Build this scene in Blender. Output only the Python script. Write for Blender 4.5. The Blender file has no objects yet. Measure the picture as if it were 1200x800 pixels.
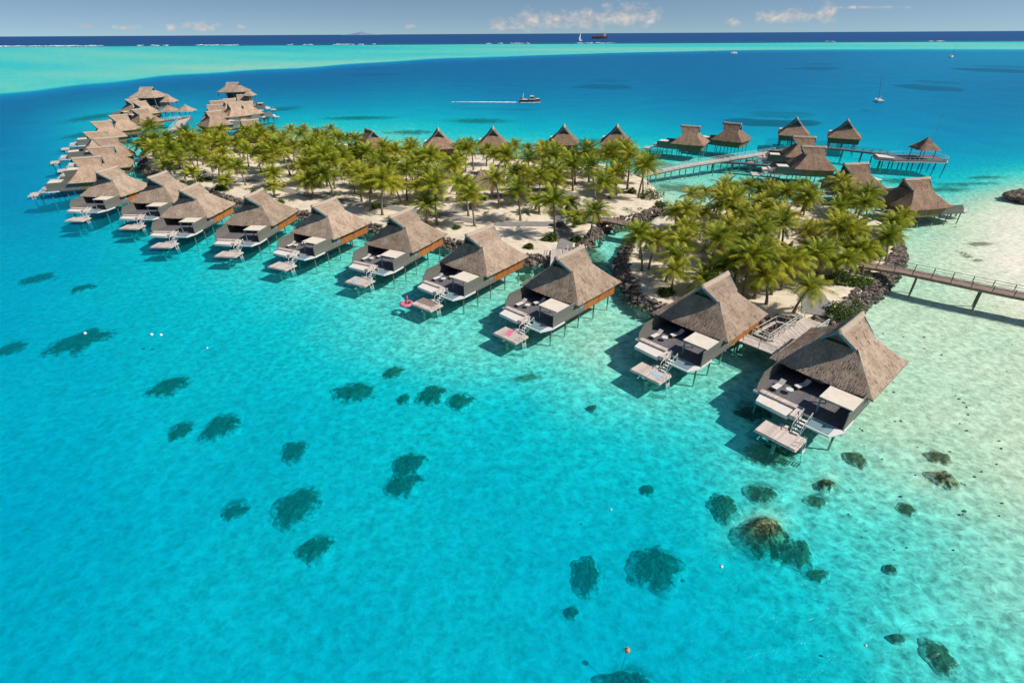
import bpy, bmesh, math, random
import numpy as np
from mathutils import Vector, Matrix, noise as mnoise

random.seed(7); np.random.seed(7)
SC = bpy.context.scene
COL = SC.collection
R = math.radians

# ------------------------------------------------------------------ camera geometry
F_PX, CAM_H = 612.0, 38.0
HZ = (42.8, 36.2)
ROLL = math.atan2(HZ[1] - HZ[0], 1200)
PITCH = math.atan((400 - (HZ[0] + HZ[1]) / 2) * math.cos(ROLL) / F_PX)
_c, _s = math.cos(ROLL), math.sin(ROLL)
_cp, _sp = math.cos(PITCH), math.sin(PITCH)

def at(px, py, z=0.0):
    """ground-plan position of the point seen at a photo pixel, at height z"""
    u = px - 600.0; v = 400.0 - py
    a = u * _c - v * _s; b = u * _s + v * _c
    t = (z - CAM_H) / (-F_PX * _sp + b * _cp)
    return Vector((a * t, (F_PX * _cp + b * _sp) * t, z))

def to_px(X, Y, Z):
    dz = Z - CAM_H
    dep = Y * _cp - dz * _sp
    up = Y * _sp + dz * _cp
    a = X / dep * F_PX; b = up / dep * F_PX
    u = a * _c + b * _s; v = -a * _s + b * _c
    return u + 600, 400 - v

cam_d = bpy.data.cameras.new('camera'); cam = bpy.data.objects.new('camera', cam_d)
COL.objects.link(cam); SC.camera = cam
cam_d.sensor_width = 36; cam_d.lens = F_PX / 1200 * 36; cam_d.clip_end = 200000; cam_d.clip_start = 0.5
cam.matrix_world = Matrix.Translation((0, 0, CAM_H)) @ Matrix.Rotation(math.pi / 2 - PITCH, 4, 'X') @ Matrix.Rotation(ROLL, 4, 'Z')

# ------------------------------------------------------------------ materials
def srgb(r, g, b):
    f = lambda c: (c / 255 / 12.92) if c <= 10 else ((c / 255 + .055) / 1.055) ** 2.4
    return (f(r), f(g), f(b), 1)

def new_mat(name):
    m = bpy.data.materials.new(name); m.use_nodes = True
    nt = m.node_tree; nt.nodes.clear()
    return m, nt, nt.nodes, nt.links

def ramp(nodes, stops, interp='LINEAR'):
    r = nodes.new('ShaderNodeValToRGB'); cr = r.color_ramp; cr.interpolation = interp
    while len(cr.elements) < len(stops): cr.elements.new(0.5)
    for e, (p, c) in zip(cr.elements, stops):
        e.position = p; e.color = tuple(c) if len(c) == 4 else (*c, 1)
    return r

def simple_mat(name, col, col2=None, scale=3.0, rough=.8, bump=0.0, stretch=(1, 1, 1), coord='Object', var=0.0,
               spec=.2, detail=6, transl=0.0, lines=None, contrast=(.35, .65)):
    """two-tone noisy material; lines=(axis, spacing, dark) draws plank joints"""
    m, nt, N, L = new_mat(name)
    out = N.new('ShaderNodeOutputMaterial'); b = N.new('ShaderNodeBsdfPrincipled')
    tc = N.new('ShaderNodeTexCoord'); mp = N.new('ShaderNodeMapping'); mp.inputs['Scale'].default_value = stretch
    L.new(tc.outputs[coord], mp.inputs['Vector'])
    nz = N.new('ShaderNodeTexNoise'); nz.inputs['Scale'].default_value = scale; nz.inputs['Detail'].default_value = detail
    nz.inputs['Roughness'].default_value = .65
    L.new(mp.outputs[0], nz.inputs['Vector'])
    col2 = col2 or tuple(c * .7 for c in col)
    rp = ramp(N, [(contrast[0], col2), (contrast[1], col)])
    L.new(nz.outputs['Fac'], rp.inputs[0]); cur = rp.outputs[0]
    if lines:
        ax, sp, dk = lines
        sx = N.new('ShaderNodeSeparateXYZ'); L.new(tc.outputs[coord], sx.inputs[0])
        m1 = N.new('ShaderNodeMath'); m1.operation = 'DIVIDE'; m1.inputs[1].default_value = sp; L.new(sx.outputs[ax], m1.inputs[0])
        m2 = N.new('ShaderNodeMath'); m2.operation = 'FRACT'; L.new(m1.outputs[0], m2.inputs[0])
        m3 = N.new('ShaderNodeMath'); m3.operation = 'LESS_THAN'; m3.inputs[1].default_value = .14; L.new(m2.outputs[0], m3.inputs[0])
        fl = N.new('ShaderNodeMath'); fl.operation = 'FLOOR'; L.new(m1.outputs[0], fl.inputs[0])
        wn = N.new('ShaderNodeTexWhiteNoise'); wn.noise_dimensions = '1D'; L.new(fl.outputs[0], wn.inputs['W'])
        mr = N.new('ShaderNodeMapRange'); mr.inputs['To Min'].default_value = .78; mr.inputs['To Max'].default_value = 1.12
        L.new(wn.outputs['Value'], mr.inputs[0])
        vm = N.new('ShaderNodeVectorMath'); vm.operation = 'SCALE'; L.new(cur, vm.inputs[0]); L.new(mr.outputs[0], vm.inputs['Scale'])
        mx = N.new('ShaderNodeMixRGB'); mx.blend_type = 'MIX'; L.new(m3.outputs[0], mx.inputs[0])
        L.new(vm.outputs[0], mx.inputs[1]); mx.inputs[2].default_value = (*[c * dk for c in col], 1)
        cur = mx.outputs[0]
    if var:
        oi = N.new('ShaderNodeObjectInfo'); mr = N.new('ShaderNodeMapRange')
        mr.inputs['To Min'].default_value = 1 - var; mr.inputs['To Max'].default_value = 1 + var
        L.new(oi.outputs['Random'], mr.inputs[0])
        vm = N.new('ShaderNodeVectorMath'); vm.operation = 'SCALE'; L.new(cur, vm.inputs[0]); L.new(mr.outputs[0], vm.inputs['Scale'])
        cur = vm.outputs[0]
    L.new(cur, b.inputs['Base Color']); b.inputs['Roughness'].default_value = rough
    b.inputs['Specular IOR Level'].default_value = spec
    if bump:
        bp = N.new('ShaderNodeBump'); bp.inputs['Strength'].default_value = bump; bp.inputs['Distance'].default_value = .12
        L.new(nz.outputs['Fac'], bp.inputs['Height']); L.new(bp.outputs[0], b.inputs['Normal'])
    sh = b.outputs[0]
    if transl:
        tr = N.new('ShaderNodeBsdfTranslucent'); L.new(cur, tr.inputs[0]); ms = N.new('ShaderNodeMixShader')
        ms.inputs[0].default_value = transl; L.new(sh, ms.inputs[1]); L.new(tr.outputs[0], ms.inputs[2]); sh = ms.outputs[0]
    L.new(sh, out.inputs[0])
    return m

M = {}
M['ridge'] = simple_mat('thatch_ridge_cap', (.52, .42, .33), (.36, .28, .21), 6, .95, .5)
M['teal_trim'] = simple_mat('weathered_teal_trim', (.20, .33, .34), (.12, .22, .23), 4, .7)
M['orange_wood'] = simple_mat('varnished_orange_wood', (.52, .20, .055), (.36, .12, .035), 5, .6, 0, (1, 1, .2), lines=(0, .22, .45), var=.12)
M['tan_wood'] = simple_mat('bamboo_tan_wall', (.26, .19, .09), (.17, .12, .055), 5, .8, 0, (1, 1, .2), lines=(0, .22, .5), var=.12)
M['grey_wood'] = simple_mat('weathered_grey_wood', (.225, .22, .19), (.14, .14, .12), 4, .85, 0, (1, 1, 1), lines=(2, .16, .5))
M['deck_wood'] = simple_mat('sun_bleached_deck_wood', (.72, .60, .53), (.56, .46, .40), 3, .8, 0, lines=(1, .17, .6), var=.06)
M['deck_grey'] = simple_mat('grey_terrace_wood', (.20, .18, .19), (.13, .12, .13), 3, .8, 0, lines=(1, .17, .6))  # shade over the terraces is darkened into this grey
M['walk_wood'] = simple_mat('boardwalk_wood', (.66, .57, .50), (.5, .42, .37), 2, .85, 0, lines=(0, .3, .6))
M['bridge_wood'] = simple_mat('brown_bridge_wood', (.36, .26, .21), (.25, .18, .15), 2, .85, 0, lines=(0, .3, .6))
M['canvas'] = simple_mat('cream_awning_cloth', (.80, .70, .58), (.70, .60, .49), 2, .9)
M['white'] = simple_mat('white_paint', (.78, .76, .72), (.66, .64, .6), 3, .6)
M['cushion'] = simple_mat('pale_cushion', (.78, .72, .66), (.68, .62, .56), 3, .9)
M['pile'] = simple_mat('weathered_dark_pile', (.20, .19, .17), (.11, .10, .09), 4, .9)
def encrust_and_blur(m):
    """marine growth and sand pale the piles below the waterline"""
    nt = m.node_tree; N = nt.nodes; L = nt.links; b = [n for n in N if n.type == 'BSDF_PRINCIPLED'][0]; src = b.inputs['Base Color'].links[0].from_socket
    tc = N.new('ShaderNodeTexCoord'); sx = N.new('ShaderNodeSeparateXYZ'); L.new(tc.outputs['Object'], sx.inputs[0])
    mr = N.new('ShaderNodeMapRange'); mr.inputs['From Min'].default_value = .05; mr.inputs['From Max'].default_value = -.25; L.new(sx.outputs[2], mr.inputs[0])
    mx = N.new('ShaderNodeMixRGB'); L.new(mr.outputs[0], mx.inputs[0]); L.new(src, mx.inputs[1]); mx.inputs[2].default_value = (.48, .46, .38, 1); L.new(mx.outputs[0], b.inputs['Base Color'])
encrust_and_blur(M['pile'])  # pale underwater colour also imitates the water hiding the piles
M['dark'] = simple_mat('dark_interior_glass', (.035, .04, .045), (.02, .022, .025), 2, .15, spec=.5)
M['curtain'] = simple_mat('pale_blue_curtain', (.45, .58, .66), (.32, .43, .5), 9, .9, 0, (4, 4, .2))
M['rope'] = simple_mat('grey_rope', (.35, .33, .3), None, 8, .9)
M['trunk'] = simple_mat('palm_trunk_bark', (.30, .25, .20), (.16, .13, .10), 3, .95, .4, (1, 1, 5), var=.2)
M['rock'] = simple_mat('volcanic_rock', (.27, .215, .18), (.06, .048, .042), 1.2, .95, .6, contrast=(.3, .7))
M['path'] = simple_mat('grey_concrete_path', (.30, .275, .26), (.23, .21, .20), .8, .9, .2)
M['bush'] = simple_mat('bush_leaves', (.12, .20, .03), (.05, .10, .015), 1.5, .6, 0, var=.3, transl=.25)
M['foam'] = simple_mat('white_water_foam', (.85, .9, .9), (.7, .8, .82), .6, .8)
M['red_hull'] = simple_mat('rusty_red_hull', (.22, .07, .05), None, .1, .6)
M['navy_hull'] = simple_mat('dark_hull_paint', (.10, .07, .06), None, .5, .5)
M['glassfloor'] = None
M['skin'] = simple_mat('tanned_skin', (.45, .25, .16), None, 6, .6)
M['pink'] = simple_mat('pink_vinyl', (.85, .22, .32), (.75, .15, .25), 3, .35)
M['swim'] = simple_mat('dark_swimwear', (.04, .05, .1), None, 3, .8)
M['hair'] = simple_mat('dark_hair', (.03, .02, .015), None, 20, .7)
M['orange'] = simple_mat('orange_buoy_plastic', (.80, .28, .14), None, 3, .4)
M['island_far'] = simple_mat('hazed_hillside', (.20, .29, .40), (.16, .25, .36), .002, 1)  # blue haze of the distance is mixed into this colour
M['coralsand'] = None

def mat_thatch():
    m, nt, N, L = new_mat('aged_palm_thatch')
    out = N.new('ShaderNodeOutputMaterial'); b = N.new('ShaderNodeBsdfPrincipled')
    uv = N.new('ShaderNodeUVMap'); uv.uv_map = 'UVMap'
    def nz(sx, sy, det, ro=.6):
        mp = N.new('ShaderNodeMapping'); mp.inputs['Scale'].default_value = (sx, sy, 1)
        n = N.new('ShaderNodeTexNoise'); n.inputs['Scale'].default_value = 1; n.inputs['Detail'].default_value = det
        n.inputs['Roughness'].default_value = ro
        L.new(uv.outputs[0], mp.inputs[0]); L.new(mp.outputs[0], n.inputs['Vector']); return n
    a = nz(11, 1.3, 7, .7); c = nz(.55, .4, 4); d = nz(.3, 3.0, 3)
    add = N.new('ShaderNodeMath'); add.operation = 'MULTIPLY_ADD'; add.inputs[1].default_value = .5
    L.new(c.outputs['Fac'], add.inputs[0]); L.new(a.outputs['Fac'], add.inputs[2])
    add2 = N.new('ShaderNodeMath'); add2.operation = 'MULTIPLY_ADD'; add2.inputs[1].default_value = .28
    L.new(d.outputs['Fac'], add2.inputs[0]); L.new(add.outputs[0], add2.inputs[2])
    rp = ramp(N, [(.48, (.09, .066, .05)), (.74, (.255, .184, .136)), (.95, (.43, .315, .235)), (1.0, (.50, .39, .30))])
    L.new(add2.outputs[0], rp.inputs[0])
    # each roof has its own age; far roofs on the sunny row bleach a little warmer
    oi = N.new('ShaderNodeObjectInfo'); mr = N.new('ShaderNodeMapRange'); mr.inputs['To Min'].default_value = .84; mr.inputs['To Max'].default_value = 1.18
    L.new(oi.outputs['Random'], mr.inputs[0])
    vm = N.new('ShaderNodeVectorMath'); vm.operation = 'SCALE'; L.new(rp.outputs[0], vm.inputs[0]); L.new(mr.outputs[0], vm.inputs['Scale'])
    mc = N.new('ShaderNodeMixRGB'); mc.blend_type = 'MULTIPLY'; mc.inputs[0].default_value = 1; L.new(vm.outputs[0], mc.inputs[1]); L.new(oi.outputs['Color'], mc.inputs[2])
    L.new(mc.outputs[0], b.inputs['Base Color']); b.inputs['Roughness'].default_value = 1; b.inputs['Specular IOR Level'].default_value = .05
    bp = N.new('ShaderNodeBump'); bp.inputs['Strength'].default_value = .9; bp.inputs['Distance'].default_value = .18
    L.new(add2.outputs[0], bp.inputs['Height']); L.new(bp.outputs[0], b.inputs['Normal'])
    L.new(b.outputs[0], out.inputs[0]); return m
M['thatch'] = mat_thatch()

def mat_frond(name, c1, c2):
    m, nt, N, L = new_mat(name)
    out = N.new('ShaderNodeOutputMaterial'); b = N.new('ShaderNodeBsdfPrincipled')
    tc = N.new('ShaderNodeTexCoord'); n = N.new('ShaderNodeTexNoise'); n.inputs['Scale'].default_value = .9; n.inputs['Detail'].default_value = 3
    L.new(tc.outputs['Object'], n.inputs['Vector'])
    rp = ramp(N, [(.35, c2), (.62, c1)]); L.new(n.outputs['Fac'], rp.inputs[0])
    oi = N.new('ShaderNodeObjectInfo'); hs = N.new('ShaderNodeHueSaturation')
    mr = N.new('ShaderNodeMapRange'); mr.inputs['To Min'].default_value = .475; mr.inputs['To Max'].default_value = .515
    L.new(oi.outputs['Random'], mr.inputs[0]); L.new(mr.outputs[0], hs.inputs['Hue'])
    m2 = N.new('ShaderNodeMapRange'); m2.inputs['To Min'].default_value = 1.25; m2.inputs['To Max'].default_value = .8
    L.new(oi.outputs['Random'], m2.inputs[0]); L.new(m2.outputs[0], hs.inputs['Value']); L.new(rp.outputs[0], hs.inputs['Color'])
    L.new(hs.outputs[0], b.inputs['Base Color']); b.inputs['Roughness'].default_value = .5; b.inputs['Specular IOR Level'].default_value = .18
    tr = N.new('ShaderNodeBsdfTranslucent'); L.new(hs.outputs[0], tr.inputs[0]); ms = N.new('ShaderNodeMixShader'); ms.inputs[0].default_value = .35
    L.new(b.outputs[0], ms.inputs[1]); L.new(tr.outputs[0], ms.inputs[2]); L.new(ms.outputs[0], out.inputs[0]); return m
M['frond'] = mat_frond('palm_frond_green', (.43, .45, .035), (.09, .15, .012))
M['frond_y'] = mat_frond('palm_frond_yellow', (.50, .48, .05), (.18, .23, .025))
M['frond_d'] = mat_frond('palm_frond_dry', (.34, .22, .08), (.2, .13, .05))

# lagoon: bathymetry class t -> water colour
CT = [(0, (248, 240, 222), 0, .3), (1, (214, 229, 201), 0, .7), (2, (170, 213, 187), .02, 1.1), (3, (92, 204, 192), .05, 1.6),
      (4, (12, 194, 204), .13, 2.2), (5, (0, 183, 213), .26, 3.2), (6, (0, 164, 209), .42, 4.4), (7, (0, 138, 192), .55, 6), (8, (0, 120, 182), .7, 9),
      (9, (6, 92, 155), .85, 16), (10, (10, 78, 138), .95, 28)]
LIT = 1.22
BED = (.76, .71, .60)

def mat_water():
    m, nt, N, L = new_mat('lagoon_water')
    out = N.new('ShaderNodeOutputMaterial')
    at_ = N.new('ShaderNodeAttribute'); at_.attribute_name = 'depth_class'
    tc = N.new('ShaderNodeTexCoord')
    # broad patches so the depth never reads as one clean gradient
    n1 = N.new('ShaderNodeTexNoise'); n1.inputs['Scale'].default_value = .05; n1.inputs['Detail'].default_value = 5
    L.new(tc.outputs['Object'], n1.inputs['Vector'])
    a1 = N.new('ShaderNodeMath'); a1.operation = 'SUBTRACT'; a1.inputs[1].default_value = .5; L.new(n1.outputs['Fac'], a1.inputs[0])
    a2 = N.new('ShaderNodeMath'); a2.operation = 'MULTIPLY_ADD'; a2.inputs[1].default_value = 1.5; L.new(a1.outputs[0], a2.inputs[0])
    L.new(at_.outputs['Fac'], a2.inputs[2])
    dv = N.new('ShaderNodeMath'); dv.operation = 'MULTIPLY'; dv.inputs[1].default_value = .1; L.new(a2.outputs[0], dv.inputs[0])
    tint, back, kk = [], [], []
    for t, c, k, d in CT:
        C = srgb(*c)[:3]
        tint.append((t / 10, tuple(min(1.0, math.sqrt(max(C[i], .0002) / (BED[i] * LIT))) for i in range(3))))
        back.append((t / 10, tuple(C[i] / LIT for i in range(3)))); kk.append((t / 10, (k, k, k)))
    rt, rb, rk = ramp(N, tint), ramp(N, back), ramp(N, kk)
    for r in (rt, rb, rk): L.new(dv.outputs[0], r.inputs[0])
    # light net of the wavelets, painted as noise into the water's tint
    def nz(sc, det, dist=0, st=(1, 1, 1)):
        mp = N.new('ShaderNodeMapping'); mp.inputs['Scale'].default_value = st; mp.inputs['Rotation'].default_value = (0, 0, R(25))
        n = N.new('ShaderNodeTexNoise'); n.inputs['Scale'].default_value = sc; n.inputs['Detail'].default_value = det; n.inputs['Distortion'].default_value = dist
        L.new(tc.outputs['Object'], mp.inputs[0]); L.new(mp.outputs[0], n.inputs['Vector']); return n
    w1 = nz(.6, 3, 1.2, (1, 1.6, 1)); w2 = nz(1.9, 2, 1.0)
    vo = N.new('ShaderNodeTexVoronoi'); vo.feature = 'F1'; vo.inputs['Scale'].default_value = 1.15
    wv = N.new('ShaderNodeVectorMath'); wv.operation = 'MULTIPLY_ADD'; wv.inputs[1].default_value = (2.2, 2.2, 2.2)
    L.new(w1.outputs['Color'], wv.inputs[0]); L.new(tc.outputs['Object'], wv.inputs[2]); L.new(wv.outputs[0], vo.inputs['Vector'])
    s1 = N.new('ShaderNodeMath'); s1.operation = 'MULTIPLY_ADD'; s1.inputs[1].default_value = .45; L.new(w1.outputs['Fac'], s1.inputs[0]); L.new(vo.outputs['Distance'], s1.inputs[2])
    s2 = N.new('ShaderNodeMath'); s2.operation = 'MULTIPLY_ADD'; s2.inputs[1].default_value = .35; L.new(w2.outputs['Fac'], s2.inputs[0]); L.new(s1.outputs[0], s2.inputs[2])
    # strength of the light net: strong over the shallows, gone over deep water
    ns = ramp(N, [(0, (.08,) * 3), (.18, (.17,) * 3), (.32, (.30,) * 3), (.45, (.14,) * 3), (.6, (.055,) * 3), (.9, (.0,) * 3)])
    L.new(dv.outputs[0], ns.inputs[0])
    cen = N.new('ShaderNodeMapRange'); cen.inputs['From Min'].default_value = .45; cen.inputs['From Max'].default_value = 1.15
    cen.inputs['To Min'].default_value = -1.2; cen.inputs['To Max'].default_value = 1.2; L.new(s2.outputs[0], cen.inputs[0])
    mod = N.new('ShaderNodeMath'); mod.operation = 'MULTIPLY_ADD'; mod.inputs[2].default_value = 1.0
    L.new(cen.outputs[0], mod.inputs[0]); L.new(ns.outputs[0], mod.inputs[1])
    vt = N.new('ShaderNodeVectorMath'); vt.operation = 'SCALE'; L.new(rt.outputs[0], vt.inputs[0]); L.new(mod.outputs[0], vt.inputs['Scale'])
    tr = N.new('ShaderNodeBsdfTransparent'); L.new(vt.outputs[0], tr.inputs[0])
    df = N.new('ShaderNodeBsdfDiffuse'); L.new(rb.outputs[0], df.inputs[0])
    bp = N.new('ShaderNodeBump'); bp.inputs['Strength'].default_value = .45; bp.inputs['Distance'].default_value = .25
    L.new(s2.outputs[0], bp.inputs['Height'])
    L.new(bp.outputs[0], df.inputs['Normal'])
    mx = N.new('ShaderNodeMixShader'); L.new(rk.outputs[0], mx.inputs[0]); L.new(tr.outputs[0], mx.inputs[1]); L.new(df.outputs[0], mx.inputs[2])
    gl = N.new('ShaderNodeBsdfGlossy'); gl.inputs['Roughness'].default_value = .22; gl.inputs['Color'].default_value = (.8, .9, 1, 1); L.new(bp.outputs[0], gl.inputs['Normal'])
    fr = N.new('ShaderNodeFresnel'); fr.inputs['IOR'].default_value = 1.22
    cl = N.new('ShaderNodeMath'); cl.operation = 'MULTIPLY'; cl.inputs[1].default_value = .2; L.new(fr.outputs[0], cl.inputs[0])
    m2 = N.new('ShaderNodeMixShader'); L.new(cl.outputs[0], m2.inputs[0]); L.new(mx.outputs[0], m2.inputs[1]); L.new(gl.outputs[0], m2.inputs[2])
    L.new(m2.outputs[0], out.inputs[0]); return m
M['water'] = mat_water()

def mat_bed():
    m, nt, N, L = new_mat('coral_sand_bed')
    out = N.new('ShaderNodeOutputMaterial'); b = N.new('ShaderNodeBsdfDiffuse')
    tc = N.new('ShaderNodeTexCoord')
    def nz(sc, det, ro=.6, dist=0):
        n = N.new('ShaderNodeTexNoise'); n.inputs['Scale'].default_value = sc; n.inputs['Detail'].default_value = det
        n.inputs['Roughness'].default_value = ro; n.inputs['Distortion'].default_value = dist
        L.new(tc.outputs['Object'], n.inputs['Vector']); return n
    a = nz(.9, 6, .7); r0 = ramp(N, [(.3, (.60, .56, .47)), (.6, (.80, .745, .63))]); L.new(a.outputs['Fac'], r0.inputs[0])
    # rubble and algae scattered over the shallow sand
    c = nz(1.6, 4, .7, .3); d = nz(.12, 3)
    rc = ramp(N, [(.60, (0, 0, 0)), (.68, (1, 1, 1))]); L.new(c.outputs['Fac'], rc.inputs[0])
    rd = ramp(N, [(.48, (0, 0, 0)), (.66, (.75,) * 3)]); L.new(d.outputs['Fac'], rd.inputs[0])
    mu = N.new('ShaderNodeMath'); mu.operation = 'MULTIPLY'; L.new(rc.outputs[0], mu.inputs[0]); L.new(rd.outputs[0], mu.inputs[1])
    at_ = N.new('ShaderNodeAttribute'); at_.attribute_name = 'rubble'
    m3 = N.new('ShaderNodeMath'); m3.operation = 'MULTIPLY'; L.new(mu.outputs[0], m3.inputs[0]); L.new(at_.outputs['Fac'], m3.inputs[1])
    mx = N.new('ShaderNodeMixRGB'); L.new(m3.outputs[0], mx.inputs[0]); L.new(r0.outputs[0], mx.inputs[1]); mx.inputs[2].default_value = (.16, .14, .08, 1)
    # weedy beds and a painted shadow: large soft-edged dark areas given by a vertex attribute
    aw = N.new('ShaderNodeAttribute'); aw.attribute_name = 'weed_shade'
    e = nz(.35, 6, .7)
    mr = N.new('ShaderNodeMath'); mr.operation = 'ADD'; L.new(aw.outputs['Fac'], mr.inputs[0]); L.new(e.outputs['Fac'], mr.inputs[1])
    rw = ramp(N, [(.72, (0, 0, 0)), (.95, (.85,) * 3)]); L.new(mr.outputs[0], rw.inputs[0])
    mw = N.new('ShaderNodeMixRGB'); L.new(rw.outputs[0], mw.inputs[0]); L.new(mx.outputs[0], mw.inputs[1]); mw.inputs[2].default_value = (.17, .16, .10, 1)
    L.new(mw.outputs[0], b.inputs['Color'])
    bp = N.new('ShaderNodeBump'); bp.inputs['Strength'].default_value = .5; bp.inputs['Distance'].default_value = .2; L.new(a.outputs['Fac'], bp.inputs['Height']); L.new(bp.outputs[0], b.inputs['Normal'])
    L.new(b.outputs[0], out.inputs[0]); return m
M['bed'] = mat_bed()
def mat_coral(name, c1, c2, sc, lo, hi, ns=1.0):
    m, nt, N, L = new_mat(name)
    out = N.new('ShaderNodeOutputMaterial'); b = N.new('ShaderNodeBsdfDiffuse'); tc = N.new('ShaderNodeTexCoord')
    n = N.new('ShaderNodeTexNoise'); n.inputs['Scale'].default_value = sc; n.inputs['Detail'].default_value = 8; n.inputs['Roughness'].default_value = .7
    L.new(tc.outputs['Object'], n.inputs['Vector']); r = ramp(N, [(lo, c2), (hi, c1)]); L.new(n.outputs['Fac'], r.inputs[0])
    n2 = N.new('ShaderNodeTexNoise'); n2.inputs['Scale'].default_value = 1.1 * ns; n2.inputs['Detail'].default_value = 7; n2.inputs['Roughness'].default_value = .75
    L.new(tc.outputs['Object'], n2.inputs['Vector']); a = N.new('ShaderNodeAttribute'); a.attribute_name = 'rim'
    ma = N.new('ShaderNodeMath'); ma.operation = 'MULTIPLY_ADD'; ma.inputs[1].default_value = 1.45; L.new(n2.outputs['Fac'], ma.inputs[0]); L.new(a.outputs['Fac'], ma.inputs[2])
    rr = ramp(N, [(.64, (0, 0, 0)), (.74, (1, 1, 1))]); sc2 = N.new('ShaderNodeMath'); sc2.operation = 'MULTIPLY'; sc2.inputs[1].default_value = .5
    L.new(ma.outputs[0], sc2.inputs[0]); L.new(sc2.outputs[0], rr.inputs[0])
    mx = N.new('ShaderNodeMixRGB'); L.new(rr.outputs[0], mx.inputs[0]); L.new(r.outputs[0], mx.inputs[1]); mx.inputs[2].default_value = (.72, .67, .56, 1)
    L.new(mx.outputs[0], b.inputs[0]); bp = N.new('ShaderNodeBump'); bp.inputs['Strength'].default_value = .8; bp.inputs['Distance'].default_value = .25
    L.new(n.outputs['Fac'], bp.inputs['Height']); L.new(bp.outputs[0], b.inputs['Normal']); L.new(b.outputs[0], out.inputs[0]); return m
M['coral'] = mat_coral('coral_rock', (.27, .22, .13), (.065, .065, .04), 1.8, .35, .66)
M['coral_top'] = mat_coral('golden_coral_rock', (.42, .34, .20), (.04, .036, .02), 1.3, .45, .60)
M['reef'] = mat_coral('far_reef_rock', (.46, .42, .33), (.30, .27, .21), .15, .35, .65, .12)
def mat_sand():
    m, nt, N, L = new_mat('island_sand')
    out = N.new('ShaderNodeOutputMaterial'); b = N.new('ShaderNodeBsdfDiffuse'); tc = N.new('ShaderNodeTexCoord')
    n = N.new('ShaderNodeTexNoise'); n.inputs['Scale'].default_value = .5; n.inputs['Detail'].default_value = 8; n.inputs['Roughness'].default_value = .7
    L.new(tc.outputs['Object'], n.inputs['Vector'])
    r = ramp(N, [(.30, (.44, .36, .26)), (.42, (.68, .57, .44)), (.65, (.82, .71, .57))]); L.new(n.outputs['Fac'], r.inputs[0])
    n2 = N.new('ShaderNodeTexNoise'); n2.inputs['Scale'].default_value = .22; n2.inputs['Detail'].default_value = 6; n2.inputs['Roughness'].default_value = .75
    L.new(tc.outputs['Object'], n2.inputs['Vector'])
    r2 = ramp(N, [(.57, (0, 0, 0)), (.64, (.8,) * 3)]); L.new(n2.outputs['Fac'], r2.inputs[0])
    mx = N.new('ShaderNodeMixRGB'); L.new(r2.outputs[0], mx.inputs[0]); L.new(r.outputs[0], mx.inputs[1]); mx.inputs[2].default_value = (.17, .17, .06, 1)
    L.new(mx.outputs[0], b.inputs[0])
    bp = N.new('ShaderNodeBump'); bp.inputs['Strength'].default_value = .6; bp.inputs['Distance'].default_value = .15; L.new(n.outputs['Fac'], bp.inputs['Height']); L.new(bp.outputs[0], b.inputs['Normal'])
    L.new(b.outputs[0], out.inputs[0]); return m
M['sand'] = mat_sand()

def mat_glassfloor():
    m, nt, N, L = new_mat('overwater_net_panel')
    out = N.new('ShaderNodeOutputMaterial'); t = N.new('ShaderNodeBsdfTransparent'); t.inputs[0].default_value = (.75, .85, .88, 1)
    g = N.new('ShaderNodeBsdfPrincipled'); g.inputs['Base Color'].default_value = (.30, .42, .47, 1); g.inputs['Roughness'].default_value = .4
    x = N.new('ShaderNodeMixShader'); x.inputs[0].default_value = .6; L.new(t.outputs[0], x.inputs[1]); L.new(g.outputs[0], x.inputs[2]); L.new(x.outputs[0], out.inputs[0]); return m
M['glassfloor'] = mat_glassfloor()

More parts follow.
